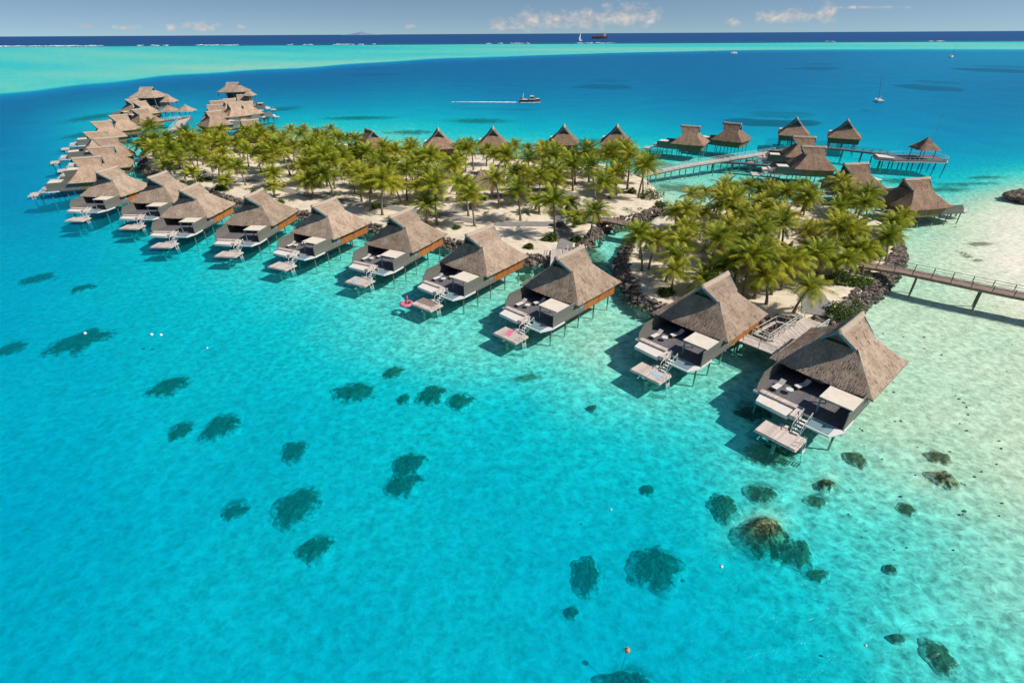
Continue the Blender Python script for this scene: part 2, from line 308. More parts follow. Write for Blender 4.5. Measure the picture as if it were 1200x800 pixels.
# ------------------------------------------------------------------ mesh helpers
class MB:
    def __init__(s): s.v = []; s.f = []; s.uv = []
    def face(s, pts, uv=None):
        i = len(s.v); s.v += [tuple(p) for p in pts]; s.f.append(tuple(range(i, i + len(pts))))
        s.uv.append(uv or [(0, 0)] * len(pts)); return s
    def box(s, x0, x1, y0, y1, z0, z1):
        p = [(x0, y0, z0), (x1, y0, z0), (x1, y1, z0), (x0, y1, z0), (x0, y0, z1), (x1, y0, z1), (x1, y1, z1), (x0, y1, z1)]
        return s.hexa(p)
    def hexa(s, p):
        i = len(s.v); s.v += [tuple(q) for q in p]
        for f in ((0, 3, 2, 1), (4, 5, 6, 7), (0, 1, 5, 4), (1, 2, 6, 5), (2, 3, 7, 6), (3, 0, 4, 7)):
            s.f.append(tuple(i + k for k in f)); s.uv.append([(0, 0)] * 4)
        return s
    def beam(s, a, b, w, h):
        a, b = Vector(a), Vector(b); d = (b - a); d.normalize()
        side = d.cross(Vector((0, 0, 1)))
        if side.length < .01: side = Vector((1, 0, 0))
        side.normalize(); up = side.cross(d)
        P = []
        for q in (a, b):
            for sx, sz in ((-1, -1), (1, -1), (1, 1), (-1, 1)): P.append(q + side * sx * w / 2 + up * sz * h / 2)
        i = len(s.v); s.v += [tuple(q) for q in P]
        for f in ((0, 1, 2, 3), (7, 6, 5, 4), (0, 4, 5, 1), (1, 5, 6, 2), (2, 6, 7, 3), (3, 7, 4, 0)):
            s.f.append(tuple(i + k for k in f)); s.uv.append([(0, 0)] * 4)
        return s
    def tube(s, pts, rad, n=7, cap=True):
        rings = []
        for k, p in enumerate(pts):
            p = Vector(p); q = Vector(pts[min(k + 1, len(pts) - 1)]) - Vector(pts[max(k - 1, 0)]); q.normalize()
            a = q.cross(Vector((0, 1, 0)));
            if a.length < .05: a = q.cross(Vector((1, 0, 0)))
            a.normalize(); b = q.cross(a); r = rad[k] if hasattr(rad, '__len__') else rad
            i = len(s.v)
            for j in range(n):
                t = 2 * math.pi * j / n; s.v.append(tuple(p + a * r * math.cos(t) + b * r * math.sin(t)))
            rings.append(i)
        for k in range(len(rings) - 1):
            for j in range(n):
                s.f.append((rings[k] + j, rings[k] + (j + 1) % n, rings[k + 1] + (j + 1) % n, rings[k + 1] + j)); s.uv.append([(0, 0)] * 4)
        if cap:
            s.f.append(tuple(rings[-1] + j for j in range(n))); s.uv.append([(0, 0)] * n)
            s.f.append(tuple(rings[0] + n - 1 - j for j in range(n))); s.uv.append([(0, 0)] * n)
        return s
    def prism(s, poly, z0, z1):
        n = len(poly); i = len(s.v)
        s.v += [(x, y, z0) for x, y in poly] + [(x, y, z1) for x, y in poly]
        s.f.append(tuple(i + n + k for k in range(n))); s.uv.append([(0, 0)] * n)
        s.f.append(tuple(i + n - 1 - k for k in range(n))); s.uv.append([(0, 0)] * n)
        for k in range(n):
            s.f.append((i + k, i + (k + 1) % n, i + n + (k + 1) % n, i + n + k)); s.uv.append([(0, 0)] * 4)
        return s
    def blob(s, c, r, amp=.25, sub=1, seed=0, fr=1.0):
        bm = bmesh.new(); bmesh.ops.create_icosphere(bm, subdivisions=sub, radius=1); i = len(s.v)
        for v in bm.verts:
            n = mnoise.noise(v.co * fr + Vector((seed * 3.1, seed * 1.7, 0))) * amp + mnoise.noise(v.co * fr * 2.7 + Vector((0, seed * 2.3, 5))) * amp * .6
            q = v.co * (1 + n); s.v.append((c[0] + q.x * r[0], c[1] + q.y * r[1], c[2] + q.z * r[2]))
        for f in bm.faces: s.f.append(tuple(i + v.index for v in f.verts)); s.uv.append([(0, 0)] * 3)
        bm.free(); return s
    def mesh(s, name, mat, smooth=False):
        me = bpy.data.meshes.new(name); me.from_pydata(s.v, [], s.f)
        u = me.uv_layers.new(name='UVMap'); flat = [c for fu in s.uv for p in fu for c in p]; u.data.foreach_set('uv', flat)
        me.materials.append(mat)
        if smooth: me.polygons.foreach_set('use_smooth', [True] * len(me.polygons))
        me.update(); return me

def link(name, me, parent=None, loc=None, rot=None):
    o = bpy.data.objects.new(name, me); COL.objects.link(o)
    if parent is not None: o.parent = parent
    if loc is not None: o.location = loc
    if rot is not None: o.rotation_euler = rot
    return o
def part(name, mb, mat, parent, smooth=False): return link(name, mb.mesh(name, M[mat] if isinstance(mat, str) else mat, smooth), parent)
def tag(o, label=None, cat=None, group=None, kind=None):
    if label: o['label'] = label
    if cat: o['category'] = cat
    if group: o['group'] = group
    if kind: o['kind'] = kind
    return o
def thing(name, label, cat, group=None, loc=(0, 0, 0), rz=0):
    o = bpy.data.objects.new(name, None); COL.objects.link(o); o.location = loc; o.rotation_euler = (0, 0, rz); o.empty_display_size = .5
    return tag(o, label, cat, group)
KIDS = {}
def kids(o):
    if o.name not in KIDS: KIDS[o.name] = [c for c in COL.objects if c.parent == o]
    return KIDS[o.name]
def copy_tree(o, parent=None):
    c = o.copy(); COL.objects.link(c); c.parent = parent
    for ch in kids(o): copy_tree(ch, c)
    return c

# ------------------------------------------------------------------ roof builder
def prof(h): return .85 * (1 - h) + .15 * (1 - h) ** 2          # concave side: 1 at the eave, 0 at the ridge
def roof_meshes(X, Y, ze, zr, xf, xb, hg=.62, gf=2.7, gb=-2.2, seed=1, lean=1.0, frn=420):
    """hip-and-gable thatch roof. X,Y half sizes of the eaves; xf,xb ridge ends; hg height share where the gables start"""
    H = zr - ze; rnd = random.Random(seed)
    def ext(h):
        y = Y * prof(h)
        if h <= hg:
            q = h / hg; qq = 1 - (.80 * (1 - q) + .20 * (1 - q) ** 2)
            return X + (gf - X) * qq, -X + (gb + X) * qq, y
        q = (h - hg) / (1 - hg)
        return gf + (xf - gf) * q ** .9 + .35, gb + (xb - gb) * q ** .9 - .2, y
    nz, nx, ny = 16, 26, 22
    hs = [hg * i / 10 for i in range(10)] + [hg * .999] + [hg * 1.001 + (1 - hg * 1.001) * i / 6 for i in range(0, 7)]
    mb = MB()
    def wob(p, k): return mnoise.noise(Vector(p) * .9 + Vector((seed * 7, 0, 0))) * .10 * k + mnoise.noise(Vector(p) * 3.1 + Vector((seed * 7, 4, 0))) * .035 * k
    def grid(fn, n, m, uvf, flip):
        base = len(mb.v)
        for i in range(n + 1):
            for j in range(m + 1): mb.v.append(fn(i, j))
        for i in range(n):
            for j in range(m):
                q = [(i, j), (i, j + 1), (i + 1, j + 1), (i + 1, j)]
                if flip: q = q[::-1]
                mb.f.append(tuple(base + a * (m + 1) + b for a, b in q)); mb.uv.append([uvf(a, b) for a, b in q])
    n = len(hs) - 1
    for sy in (1, -1):
        def fn(i, j):
            f, b, y = ext(hs[i]); x = b + (f - b) * j / nx; z = ze + H * hs[i]
            k = 0 if j in (0, nx) and hs[i] < hg else 1
            w = wob((x, sy * y, z), k * (0 if i == n else 1))
            # eave line is uneven and sags between the corners
            if i == 0: z -= .10 * math.sin(math.pi * j / nx) + .09 * mnoise.noise(Vector((x * 1.8, sy * 3 + seed, 0)))
            return (x, sy * (y + w * .6), z + w * .8)
        grid(fn, n, nx, lambda a, b: (ext(hs[a])[1] + (ext(hs[a])[0] - ext(hs[a])[1]) * b / nx + 20 * sy, hs[a] * H * 1.4), sy > 0)
    nh = 10
    for sx in (1, -1):
        def fn(i, j):
            f, b, y = ext(hs[i]); yy = -y + 2 * y * j / ny; z = ze + H * hs[i]; x = f if sx > 0 else b
            k = 0 if j in (0, ny) else 1
            w = wob((x, yy, z), k)
            bulge = .25 * math.sin(math.pi * j / ny) * (1 - i / nh) if sx > 0 else 0
            if i == 0: z -= .10 * math.sin(math.pi * j / ny) + .09 * mnoise.noise(Vector((yy * 1.8, sx * 9 + seed, 0)))
            return (x + sx * (w * .6 + bulge), yy, z + w * .8)
        grid(fn, nh, ny, lambda a, b: (-ext(hs[a])[2] + 2 * ext(hs[a])[2] * b / ny + 50 * sx, hs[a] * H * 1.4), sx < 0)
    # fringe: ragged thatch bundles hanging under the eaves, and soffit
    f0, b0, y0 = ext(0)
    rim = [(f0, -y0), (f0, y0), (b0, y0), (b0, -y0)]
    for e in range(4):
        a, b = Vector(rim[e] + (0,)), Vector(rim[(e + 1) % 4] + (0,)); d = (b - a); Lh = d.length; d.normalize(); o = Vector((d.y, -d.x, 0))
        m = int(Lh / .22)
        for k in range(m):
            p = a + d * (k + rnd.random() * .4) * Lh / m; w = .15 + rnd.random() * .12; dr = .10 + rnd.random() * .24
            ins = .08 + rnd.random() * .1; z = ze + .08 - .10 * math.sin(math.pi * k / m)
            q = [p - o * (-.05), p + d * w + o * .05, p + d * w * .8 - o * ins, p + d * w * .2 - o * ins]
            mb.face([(q[0].x, q[0].y, z), (q[1].x, q[1].y, z), (q[2].x, q[2].y, z - dr), (q[3].x, q[3].y, z - dr)],
                    [(k * .3 + e * 9, .3), (k * .3 + .2 + e * 9, .3), (k * .3 + .2 + e * 9, 0), (k * .3 + e * 9, 0)])
    # shaggy courses of loose thatch lying on the slopes
    if frn:
        for _ in range(frn):
            side = rnd.choice((0, 0, 0, 1, 2, 3)); h1 = rnd.random() ** 1.6 * (hg * .95 if side in (0, 3) else .95) + .01; h0 = max(0, h1 - rnd.uniform(.04, .08))
            f1, b1, y1 = ext(h1); f2, b2, y2 = ext(h0); t = rnd.uniform(-.96, .96); w = rnd.uniform(.03, .08); lift = rnd.uniform(.015, .045)
            if side in (0, 3):
                sx = 1 if side == 0 else -1; bl = (.27 * math.cos(t * 1.5) if side == 0 else 0)
                bu = bl * (1 - h1 / hg); bd = bl * (1 - h0 / hg); xa_, xb_ = (f1, f2) if side == 0 else (b1, b2)
                q = [(xa_ + sx * (.02 + bu), t * y1 - w, ze + H * h1 + .02), (xa_ + sx * (.02 + bu), t * y1 + w, ze + H * h1 + .02), (xb_ + sx * (lift + bd), t * y1 + w * .7, ze + H * h0 + lift), (xb_ + sx * (lift + bd), t * y1 - w * .7, ze + H * h0 + lift)]
            else:
                sy = 1 if side == 1 else -1; x = b1 + (f1 - b1) * (t * .5 + .5)
                q = [(x - w, sy * (y1 + .02), ze + H * h1 + .02), (x + w, sy * (y1 + .02), ze + H * h1 + .02), (x + w * .7, sy * (y2 + lift), ze + H * h0 + lift), (x - w * .7, sy * (y2 + lift), ze + H * h0 + lift)]
            u = rnd.random() * 40; mb.face(q, [(u, h1 * H), (u + .15, h1 * H), (u + .15, h0 * H), (u, h0 * H)])
    # soffit (inner lining), so the roof is closed from below
    zi = ze - .18; xi, yi = X - .15, Y - .15
    ap = ze + H * .5
    mb.face([(xi, -yi, zi), (xi, yi, zi), (1.5, 1.5, ap), (1.5, -1.5, ap)]); mb.face([(-xi, yi, zi), (-xi, -yi, zi), (-1.5, -1.5, ap), (-1.5, 1.5, ap)])
    mb.face([(xi, yi, zi), (-xi, yi, zi), (-1.5, 1.5, ap), (1.5, 1.5, ap)]); mb.face([(-xi, -yi, zi), (xi, -yi, zi), (1.5, -1.5, ap), (-1.5, -1.5, ap)])
    roof = mb
    # ridge cap: a saddle of bundled thatch
    rc = MB(); K = 14; xa, xz = xb - .25, xf + .42; prev = None
    sec = [(-.42, -.38), (-.30, -.19), (-.15, .02), (0, .09), (.15, .02), (.30, -.19), (.42, -.38)]
    base = 0
    for k in range(K + 1):
        x = xa + (xz - xa) * k / K; zz = zr + .05 + .10 * (abs(k / K - .5) * 2) ** 2 + .03 * rnd.uniform(-1, 1)
        for y, z in sec: rc.v.append((x, y * (1 + .06 * rnd.uniform(-1, 1)), zz + z))
    for k in range(K):
        for j in range(len(sec) - 1):
            i = k * len(sec) + j; rc.f.append((i, i + len(sec), i + len(sec) + 1, i + 1)); rc.uv.append([(0, 0)] * 4)
    rc.f.append(tuple(range(len(sec)))); rc.uv.append([(0, 0)] * len(sec))
    rc.f.append(tuple(K * len(sec) + j for j in range(len(sec)))[::-1]); rc.uv.append([(0, 0)] * len(sec))
    # gable: recessed dark triangle and teal barge boards
    trs, gws = [], []
    zg = ze + H * hg; yg = Y * prof(hg)
    for (gx, rx, sg) in ((gf + .35, xf + .35, 1), (gb - .2, xb - .2, -1)):
        tr = MB(); gw = MB(); trs.append(tr); gws.append(gw)
        for sy in (1, -1):
            tr.beam((gx + .06 * sg, sy * (yg - .05), zg - .10), (rx + .06 * sg, 0, zr - .12), .10, .30)
        gw.face([(gx - .55 * sg, -yg + .1, zg - .1), (gx - .55 * sg, yg - .1, zg - .1), (rx - .75 * sg, 0, zr - .2)])
        gw.face([(gx - .55 * sg, -yg + .1, zg - .1), (gx - .55 * sg, yg - .1, zg - .1), (gx + .0 * sg, yg, zg + .01), (gx + .0 * sg, -yg, zg + .01)])
    return roof, rc, trs, gws

# ------------------------------------------------------------------ villa
ZE, ZR = 3.75, 9.3
def make_villa(seed, deck_dir=1, detail=True, platform=True, cover=None, wallmat='orange_wood'):
    """thatched bungalow on stilts; origin at the waterline under the middle of the roof, ridge along X, terrace towards +X*deck_dir"""
    t = thing('overwater_villa', 'x', 'villa')
    rf, rc, trm, gw = roof_meshes(5.85, 5.68, ZE, ZR, 3.9, -2.4, seed=seed, gf=2.5)
    r = part('roof', rf, 'thatch', t, True)
    part('ridge_cap', rc, 'ridge', r, True)
    for q_ in trm: part('gable_trim', q_, 'teal_trim', r)
    for q_ in gw: part('gable_wall', q_, 'pile', r)
    d = deck_dir
    def bx(mb, x0, x1, y0, y1, z0, z1):
        # the terrace can point the other way; it then turns half round
        if d > 0: mb.box(x0, x1, y0, y1, z0, z1)
        else: mb.box(-x1, -x0, -y1, -y0, z0, z1)
        return mb
    def P(x, y): return (x, y) if d > 0 else (-x, -y)
    part('wall', bx(MB(), -4.9, 3.3, 4.95, 5.05, 1.84, 3.95), wallmat, t)
    part('wall', bx(MB(), -4.9, 3.3, -5.05, -4.95, 1.84, 3.95), wallmat, t)
    part('wall', bx(MB(), -4.9, -4.8, -4.947, 4.947, 1.84, 3.95), wallmat, t)
    w = part('glass_front', bx(MB(), 3.2, 3.3, -4.9, 4.9, 2.06, 4.0), 'dark', t)
    if detail:
        fm = MB()
        for y in (-4.6, -3.1, -1.6, 0, 1.6, 3.1, 4.6): bx(fm, 3.303, 3.37, y - .05, y + .05, 2.1, 4.0)
        bx(fm, 3.303, 3.38, -4.66, 4.66, 2.06, 2.12); bx(fm, 3.303, 3.38, -4.66, 4.66, 3.9, 4.0)
        part('window_frame', fm, 'teal_trim', w)
        wn = part('window', bx(MB(), 3.6, 4.6, 5.053, 5.09, 2.5, 3.6), 'teal_trim', t)
    part('floor', bx(MB(), -4.79, 3.3, -4.94, 4.94, 1.72, 2.05), 'grey_wood', t)
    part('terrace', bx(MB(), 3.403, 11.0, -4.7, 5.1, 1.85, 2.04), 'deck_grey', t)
    part('terrace_edge', bx(MB(), 8.3, 10.9, 5.105, 5.2, 1.78, 2.06), 'white', t)
    part('terrace_edge', bx(MB(), 11.003, 11.08, -4.7, 5.1, 1.78, 2.055), 'white', t)
    # side screens with sloping outer ends
    def screen(y, outer, ztop, zout):
        mb = MB(); pts = [(3.35, 2.05), (outer, 2.05), (outer, zout), (outer - 1.0, ztop), (3.35, ztop)]
        a = [(x if d > 0 else -x, (y - .05) * d, z) for x, z in pts]; b = [(x if d > 0 else -x, (y + .05) * d, z) for x, z in pts]
        n = len(pts); i = 0; mb.v = a + b
        mb.f = [tuple(range(n)), tuple(range(2 * n - 1, n - 1, -1))] + [(k, (k + 1) % n, n + (k + 1) % n, n + k) for k in range(n)]
        mb.uv = [[(0, 0)] * len(f) for f in mb.f]; return mb
    part('side_screen', screen(5.0, 10.85, 4.15, 4.1), 'grey_wood', t)
    part('side_screen', screen(-4.6, 10.5, 3.85, 2.7), 'grey_wood', t)
    aw = part('awning', bx(MB(), 7.25, 10.2, 1.75, 5.1, 4.17, 4.29), 'canvas', t)
    part('awning_post', bx(MB(), 9.95, 10.1, 1.85, 2.0, 2.05, 4.165), 'teal_trim', aw); part('awning_post', bx(MB(), 7.4, 7.55, 1.85, 2.0, 2.05, 4.165), 'teal_trim', aw)
    # cushioned sunbed box with a wooden bench behind it
    mb = MB(); mb.prism([P(11.35, -3.75), P(12.95, -3.45), P(13.15, .25), P(11.35, .25)][::(1 if d > 0 else 1)], 1.75, 2.16)
    part('sunbed', mb, 'cushion', t)
    part('bench', bx(bx(MB(), 10.65, 11.33, -3.9, .3, 2.045, 2.42), 10.65, 13.0, .3, 1.0, 1.9, 2.42), 'deck_wood', t)
    if platform:
        st = MB()
        for k in range(5):
            x = 11.9 + k * .42; z = 1.85 - k * .2; bx(st, x, x + .32, 1.12, 2.0, z, z + .06)
        def pt(x, y, z): return (x * d, y * d, z)
        for y in (1.08, 2.04): st.beam(pt(11.3, y, 1.95), pt(13.75, y, .85), .07, .16)
        s_ = part('stairs', st, 'white', t)
        hr = MB()
        for y in (1.08, 2.04):
            hr.beam(pt(11.5, y, 2.9), pt(13.6, y, 1.9), .06, .06)
            for x, z in ((11.5, 1.9), (12.5, 1.4), (13.6, .95)): hr.beam(pt(x, y, z), pt(x, y, z + .98), .05, .05)
        part('handrail', hr, 'white', s_)
    part('net_panel', bx(MB(), 11.1, 12.9, 2.15, 4.35, 1.98, 2.02), 'glassfloor', t)
    fr = MB(); bx(fr, 12.9, 13.05, 2.1, 4.5, 1.85, 2.05); bx(fr, 11.09, 12.897, 4.353, 4.5, 1.85, 2.05)
    fr.prism([P(11.09, 4.503), P(13.05, 4.503), P(11.09, 5.35)], 1.85, 2.05)
    part('prow', fr, 'white', t)
    def pile(x, y, z1, r=.12):
        return part('stilt', MB().tube([(x * d, y * d, -4.5), (x * d, y * d, z1)], r, 8), 'pile', t)
    for x in (-4.6, -.6, 3.4):
        for y in (-4.2, 0, 4.2): pile(x, y, 1.718)
    for x, y in ((7, -4.2), (7, 4.4), (10.5, -4.2), (10.5, .2), (10.5, 4.4)): pile(x, y, 1.845)
    if platform:
        pf = part('swim_platform', bx(bx(MB(), 13.6, 16.25, -1.55, 2.8, .82, .95), 13.5, 16.35, -1.65, 2.9, .70, .815), 'deck_wood', t)
        if cover: part('floor_mat', bx(MB(), 13.75, 15.2, -1.4, 2.0, .955, 1.0), cover, t)
        la = MB()
        for x in (14.6, 15.3):
            la.tube([pt(x, 2.75, .95), pt(x, 2.75, 1.75), pt(x, 3.05, 1.8), pt(x, 3.15, .6), pt(x, 3.45, -1.4)], .035, 5)
        for k in range(7):
            z = .45 - k * .28; la.beam(pt(14.6, 3.2 + k * .045, z), pt(15.3, 3.2 + k * .045, z), .09, .05)
        part('ladder', la, 'white', pf)
        for x, y in ((14.1, .6), (15.7, .6)): pile(x, y, .69, .2)
    # low block on the platform edge (step) and the landing behind the house
    if detail and platform:
        part('step_block', bx(MB(), 13.1, 13.58, -.2, .7, .55, 1.05), 'deck_wood', t)
        part('entry_landing', bx(MB(), -8.6, -5.42, -1.6, 1.6, 1.75, 1.95), 'walk_wood', t)
        for y in (-1.55, 1.55):
            er = MB()
            er.beam((-8.5 * d, y, 2.85), (-5.5 * d, y, 2.85), .06, .06)
            for x in (-8.5, -7, -5.6): er.beam((x * d, y, 1.951), (x * d, y, 2.85), .06, .06)
            part('entry_rail', er, 'white', t)
    return t

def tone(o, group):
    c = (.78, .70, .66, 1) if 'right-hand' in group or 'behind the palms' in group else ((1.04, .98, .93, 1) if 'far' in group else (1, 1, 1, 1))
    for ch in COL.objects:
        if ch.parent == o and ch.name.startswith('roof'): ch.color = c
def place_villa(src, A, B, label, group, first=False, hue=None, lift=0, scale=1.0):
    """A, B = photo pixels of the overhanging and the other ridge end (height 9.3 m)"""
    a, b = at(*A, ZR + .15 + lift), at(*B, ZR + .15 + lift); d = (a - b); az = math.atan2(d.y, d.x)
    mid = (a + b) / 2; off = (4.35 - 2.7) / 2 * scale
    loc = mid - Vector((math.cos(az), math.sin(az), 0)) * off
    o = src
    o.location = (loc.x, loc.y, lift); o.rotation_euler = (0, 0, az); o['label'] = label; o['group'] = group
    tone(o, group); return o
def place_villa_end(src, P_, az, label, group, end=-2.7, lift=0):
    """P_ = pixel of the ridge end nearest the camera"""
    a = at(*P_, ZR + .15 + lift); az = R(az)
    loc = a - Vector((math.cos(az), math.sin(az), 0)) * end
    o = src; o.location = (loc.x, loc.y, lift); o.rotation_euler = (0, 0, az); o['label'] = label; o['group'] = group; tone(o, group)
    return o

vA = make_villa(1); vA2 = make_villa(21); vA3 = make_villa(35); vB = make_villa(2, -1, wallmat='tan_wood'); vC = make_villa(3, 1, platform=True, detail=False, wallmat='tan_wood'); vM = make_villa(4, cover='bridge_wood')
G1 = 'thatched villas of the near row along the long island'
near = []
near.append(place_villa(vA, (985, 386), (1010, 366), 'nearest and largest thatched overwater villa, pale blue curtain at its open front', G1, True))
near.append(place_villa(vA2, (823, 334), (853, 317.6), 'thatched overwater villa in front of the round palm islet, second from the right', G1, True))
near.append(place_villa(vA3, (652, 300.6), (682.8, 287), 'thatched overwater villa just left of the narrow channel, third from the right', G1, True))
near.append(place_villa(vM, (547.5, 273.8), (576, 262.5), 'thatched overwater villa with a pink float by its platform, fourth from the right', G1, True))
for A, B, w in (((457.5, 252.5), (481, 242.3), 'fifth'), ((367.5, 239.5), (391, 231), 'sixth'), ((286, 230), (308, 219.5), 'seventh'),
                ((210, 222.5), (232.5, 213), 'eighth'), ((172.5, 207.5), (195, 199.5), 'ninth'), ((112.5, 201), (136.5, 194), 'tenth')):
    near.append(place_villa(copy_tree((vA, vA2, vA3)[len(near) % 3]), A, B, 'thatched overwater villa, %s from the right in the long near row' % w, G1, True))
G2 = 'thatched villas of the far left cluster'
left = [((85, 184.5), (115, 182.3), 'outer'), ((103.7, 172.2), (130, 170.3), 'inner'), ((110.5, 161.9), (135, 159.8), 'inner'), ((99, 154.7), (123.3, 152.7), 'outer'),
        ((107, 142.7), (129, 141), 'outer'), ((128, 135.2), (147.5, 133.5), 'inner'), ((152, 128.3), (173.5, 126), 'inner'), ((145, 116.6), (162, 114.8), 'outer'),
        ((155, 119.6), (171, 117.8), 'inner'), ((158, 110.6), (171, 108.8), 'outer')]
cnt = {'outer': 0, 'inner': 0}; ords = ['nearest', 'second', 'third', 'fourth', 'fifth', 'sixth', 'seventh', 'eighth']
for A, B, row in left:
    k = cnt[row]; cnt[row] += 1
    place_villa(vC if (A == (85, 184.5)) else copy_tree(vC), A, B, '%s villa from the near end of the %s row in the far left thatched cluster' % (ords[k].capitalize(), row), G2, True)
G3 = 'thatched villas of the far cluster left of the lagoon channel'
mid = [((261, 128.5), (238.5, 130.8), 'lowest left'), ((261, 121.8), (241, 122.8), 'second lowest left'), ((261, 117.3), (246, 118.2), 'upper left'),
       ((276, 114.8), (261, 116), 'middle'), ((292, 110.3), (277, 110.9), 'upper right'), ((302, 139), (282, 140.8), 'separate lowest right'), ((283, 119.5), (266, 121), 'central'), ((296, 118), (281, 119.5), 'right-hand waterside')]
for A, B, w in mid: place_villa(copy_tree(vC), A, B, 'thatched villa, the %s roof of the far cluster beyond the palms' % w, G3, True)
G4 = 'thatched villas behind the palms of the long island'
for P_, az, w in (((437, 153), 125, 'first from the left behind the palms, skylight in its slope'), ((513.5, 152.5), 98, 'second from the left behind the palms'),
                  ((577.5, 151), 92, 'third from the left behind the palms'), ((661, 148.5), 84, 'fourth from the left behind the palms'),
                  ((723.5, 148.5), 79, 'fifth from the left behind the palms, beside the open lagoon')):
    place_villa_end(copy_tree(vC), P_, az, 'pyramid-like thatched villa roof, ' + w, G4)
G5 = 'thatched villas around the right-hand boardwalk'
place_villa(vB, (1062, 208.8), (1087, 207.2), 'brown thatched villa on stilts at the right edge of the round palm islet', G5, True)
place_villa(copy_tree(vB), (991, 191), (1016, 190), 'brown thatched villa half behind the palms of the round islet, next to the edge one', G5, True)
place_villa(copy_tree(vC), (941, 170.3), (967, 171.2), 'brown thatched villa in front of the boardwalk, nearer of the two overlapping roofs', G5, True)
place_villa(copy_tree(vC), (931, 159), (955, 160), 'brown thatched villa overlapped by a nearer roof beside the boardwalk', G5, True)
place_villa_end(copy_tree(vC), (935, 139.5), 66, 'dark brown thatched villa beyond the two overlapping roofs', G5)
place_villa_end(copy_tree(vC), (995, 142), 62, 'dark brown thatched villa beyond the boardwalk to the pavilion', G5)
place_villa(copy_tree(vC), (799, 146.2), (820, 147.6), 'broad brown thatched villa left of its twin, white deck on its left', G5, True)
place_villa(copy_tree(vC), (849, 142.8), (868, 144.5), 'broad brown thatched villa right of its twin, a small railed terrace beside it', G5, True)
KIDS.clear()

# ------------------------------------------------------------------ lagoon bed and water
CTRL = [(0,790,5.0),(200,790,4.7),(400,790,4.7),(600,790,4.6),(800,790,4.6),(950,790,4.3),(1080,790,3.5),(1190,790,3.1),
(0,600,4.9),(200,600,4.8),(400,600,4.5),(600,600,4.4),(800,600,4.3),(900,700,4.4),(1000,650,3.6),(1100,640,2.8),(1190,620,2.1),(1050,720,3.5),(1190,700,2.6),
(0,450,4.9),(150,450,4.6),(300,450,4.3),(450,450,4.0),(600,450,3.8),(720,470,3.5),(800,520,3.7),(880,545,3.4),(950,530,2.8),(1050,500,2.0),(1150,480,1.6),(1190,540,1.6),
(0,330,5.1),(100,330,4.8),(200,340,4.3),(300,340,3.8),(400,370,3.4),(500,400,3.2),(600,410,2.9),(700,420,2.5),(820,450,2.8),(870,500,3.2),(1100,400,1.5),(1190,400,1.3),(1060,450,1.9),
(0,250,5.5),(60,220,5.6),(60,190,5.6),(0,190,6.2),(70,160,5.4),(0,150,6.8),(115,128,4.9),(60,130,6.2),(0,125,7.2),(100,108,7.2),(200,96,7.5),
(330,125,5.3),(320,100,7.2),(300,90,7.7),(400,88,7.6),(400,120,5.7),(400,140,4.0),(450,150,3.5),(500,140,4.2),(550,130,5.0),(600,145,4.4),(600,110,6.6),(620,90,7.2),(500,80,7.6),(700,78,7.4),(700,130,5.6),
(690,155,4.2),(760,150,4.6),(780,175,3.5),(800,120,6.4),(900,100,7.2),(900,130,6.6),(1000,125,6.4),(1100,140,6.2),(1190,140,6.2),(1190,170,5.5),(1190,100,6.9),(1190,68,6.2),(1000,68,6.8),(1150,190,4.5),(1190,203,3.1),
(1120,218,3.2),(1150,243,1.4),(1180,270,0.0),(1160,256,.5),(1196,250,.3),(1198,310,0.2),(1120,270,1.3),(1090,290,1.7),(1050,320,1.6),(1130,345,1.3),
(800,210,2.6),(850,220,2.3),(780,230,2.0),(880,205,2.8),(1000,205,3.0),(1040,200,3.6),(1100,200,4.4),(720,290,2.6),(715,320,2.8),(740,375,2.5),(690,300,2.6),
(350,260,3.0),(450,280,3.0),(550,300,2.8),(250,245,3.2),(160,185,3.0),(220,150,4.0),(-300,400,5.3),(-300,800,5.0),(1500,500,1.4),(1500,800,2.3),(1500,200,3.5),(1500,100,6.8),(-300,150,7.2),(600,1100,4.6),(0,1100,4.9),(1200,1100,2.9)]
def warp(x, y):
    y = np.asarray(y, float); yy = np.where(y > 250, y, 250 - (250 - y) * 2.4)
    return np.stack([np.asarray(x, float) / 300, yy / 300], -1)
def tps_fit(c):
    c = np.array(c, float); X = warp(c[:, 0], c[:, 1]); t = c[:, 2]; n = len(c)
    D = np.linalg.norm(X[:, None] - X[None], axis=-1); K = np.where(D > 0, D * D * np.log(D + 1e-9), 0) + .004 * np.eye(n)
    P = np.concatenate([np.ones((n, 1)), X], 1); A = np.block([[K, P], [P.T, np.zeros((3, 3))]])
    return X, np.linalg.solve(A, np.concatenate([t, np.zeros(3)]))
TX, TW = tps_fit(CTRL)
EDGE = np.array([(-600, 190), (-300, 150), (0, 112), (100, 100), (200, 91), (300, 83.5), (400, 76.5), (500, 70.5), (600, 66.5), (700, 63), (800, 61), (900, 59), (1000, 58.5), (1200, 58.5), (1800, 60)], float)
BUMPS = [(900, 612, 24, 2.1), (972, 561, 12, .8), (1108, 556, 14, .7), (915, 133, 60, .4)]
def horizon_y(x): return HZ[0] + (HZ[1] - HZ[0]) * x / 1200
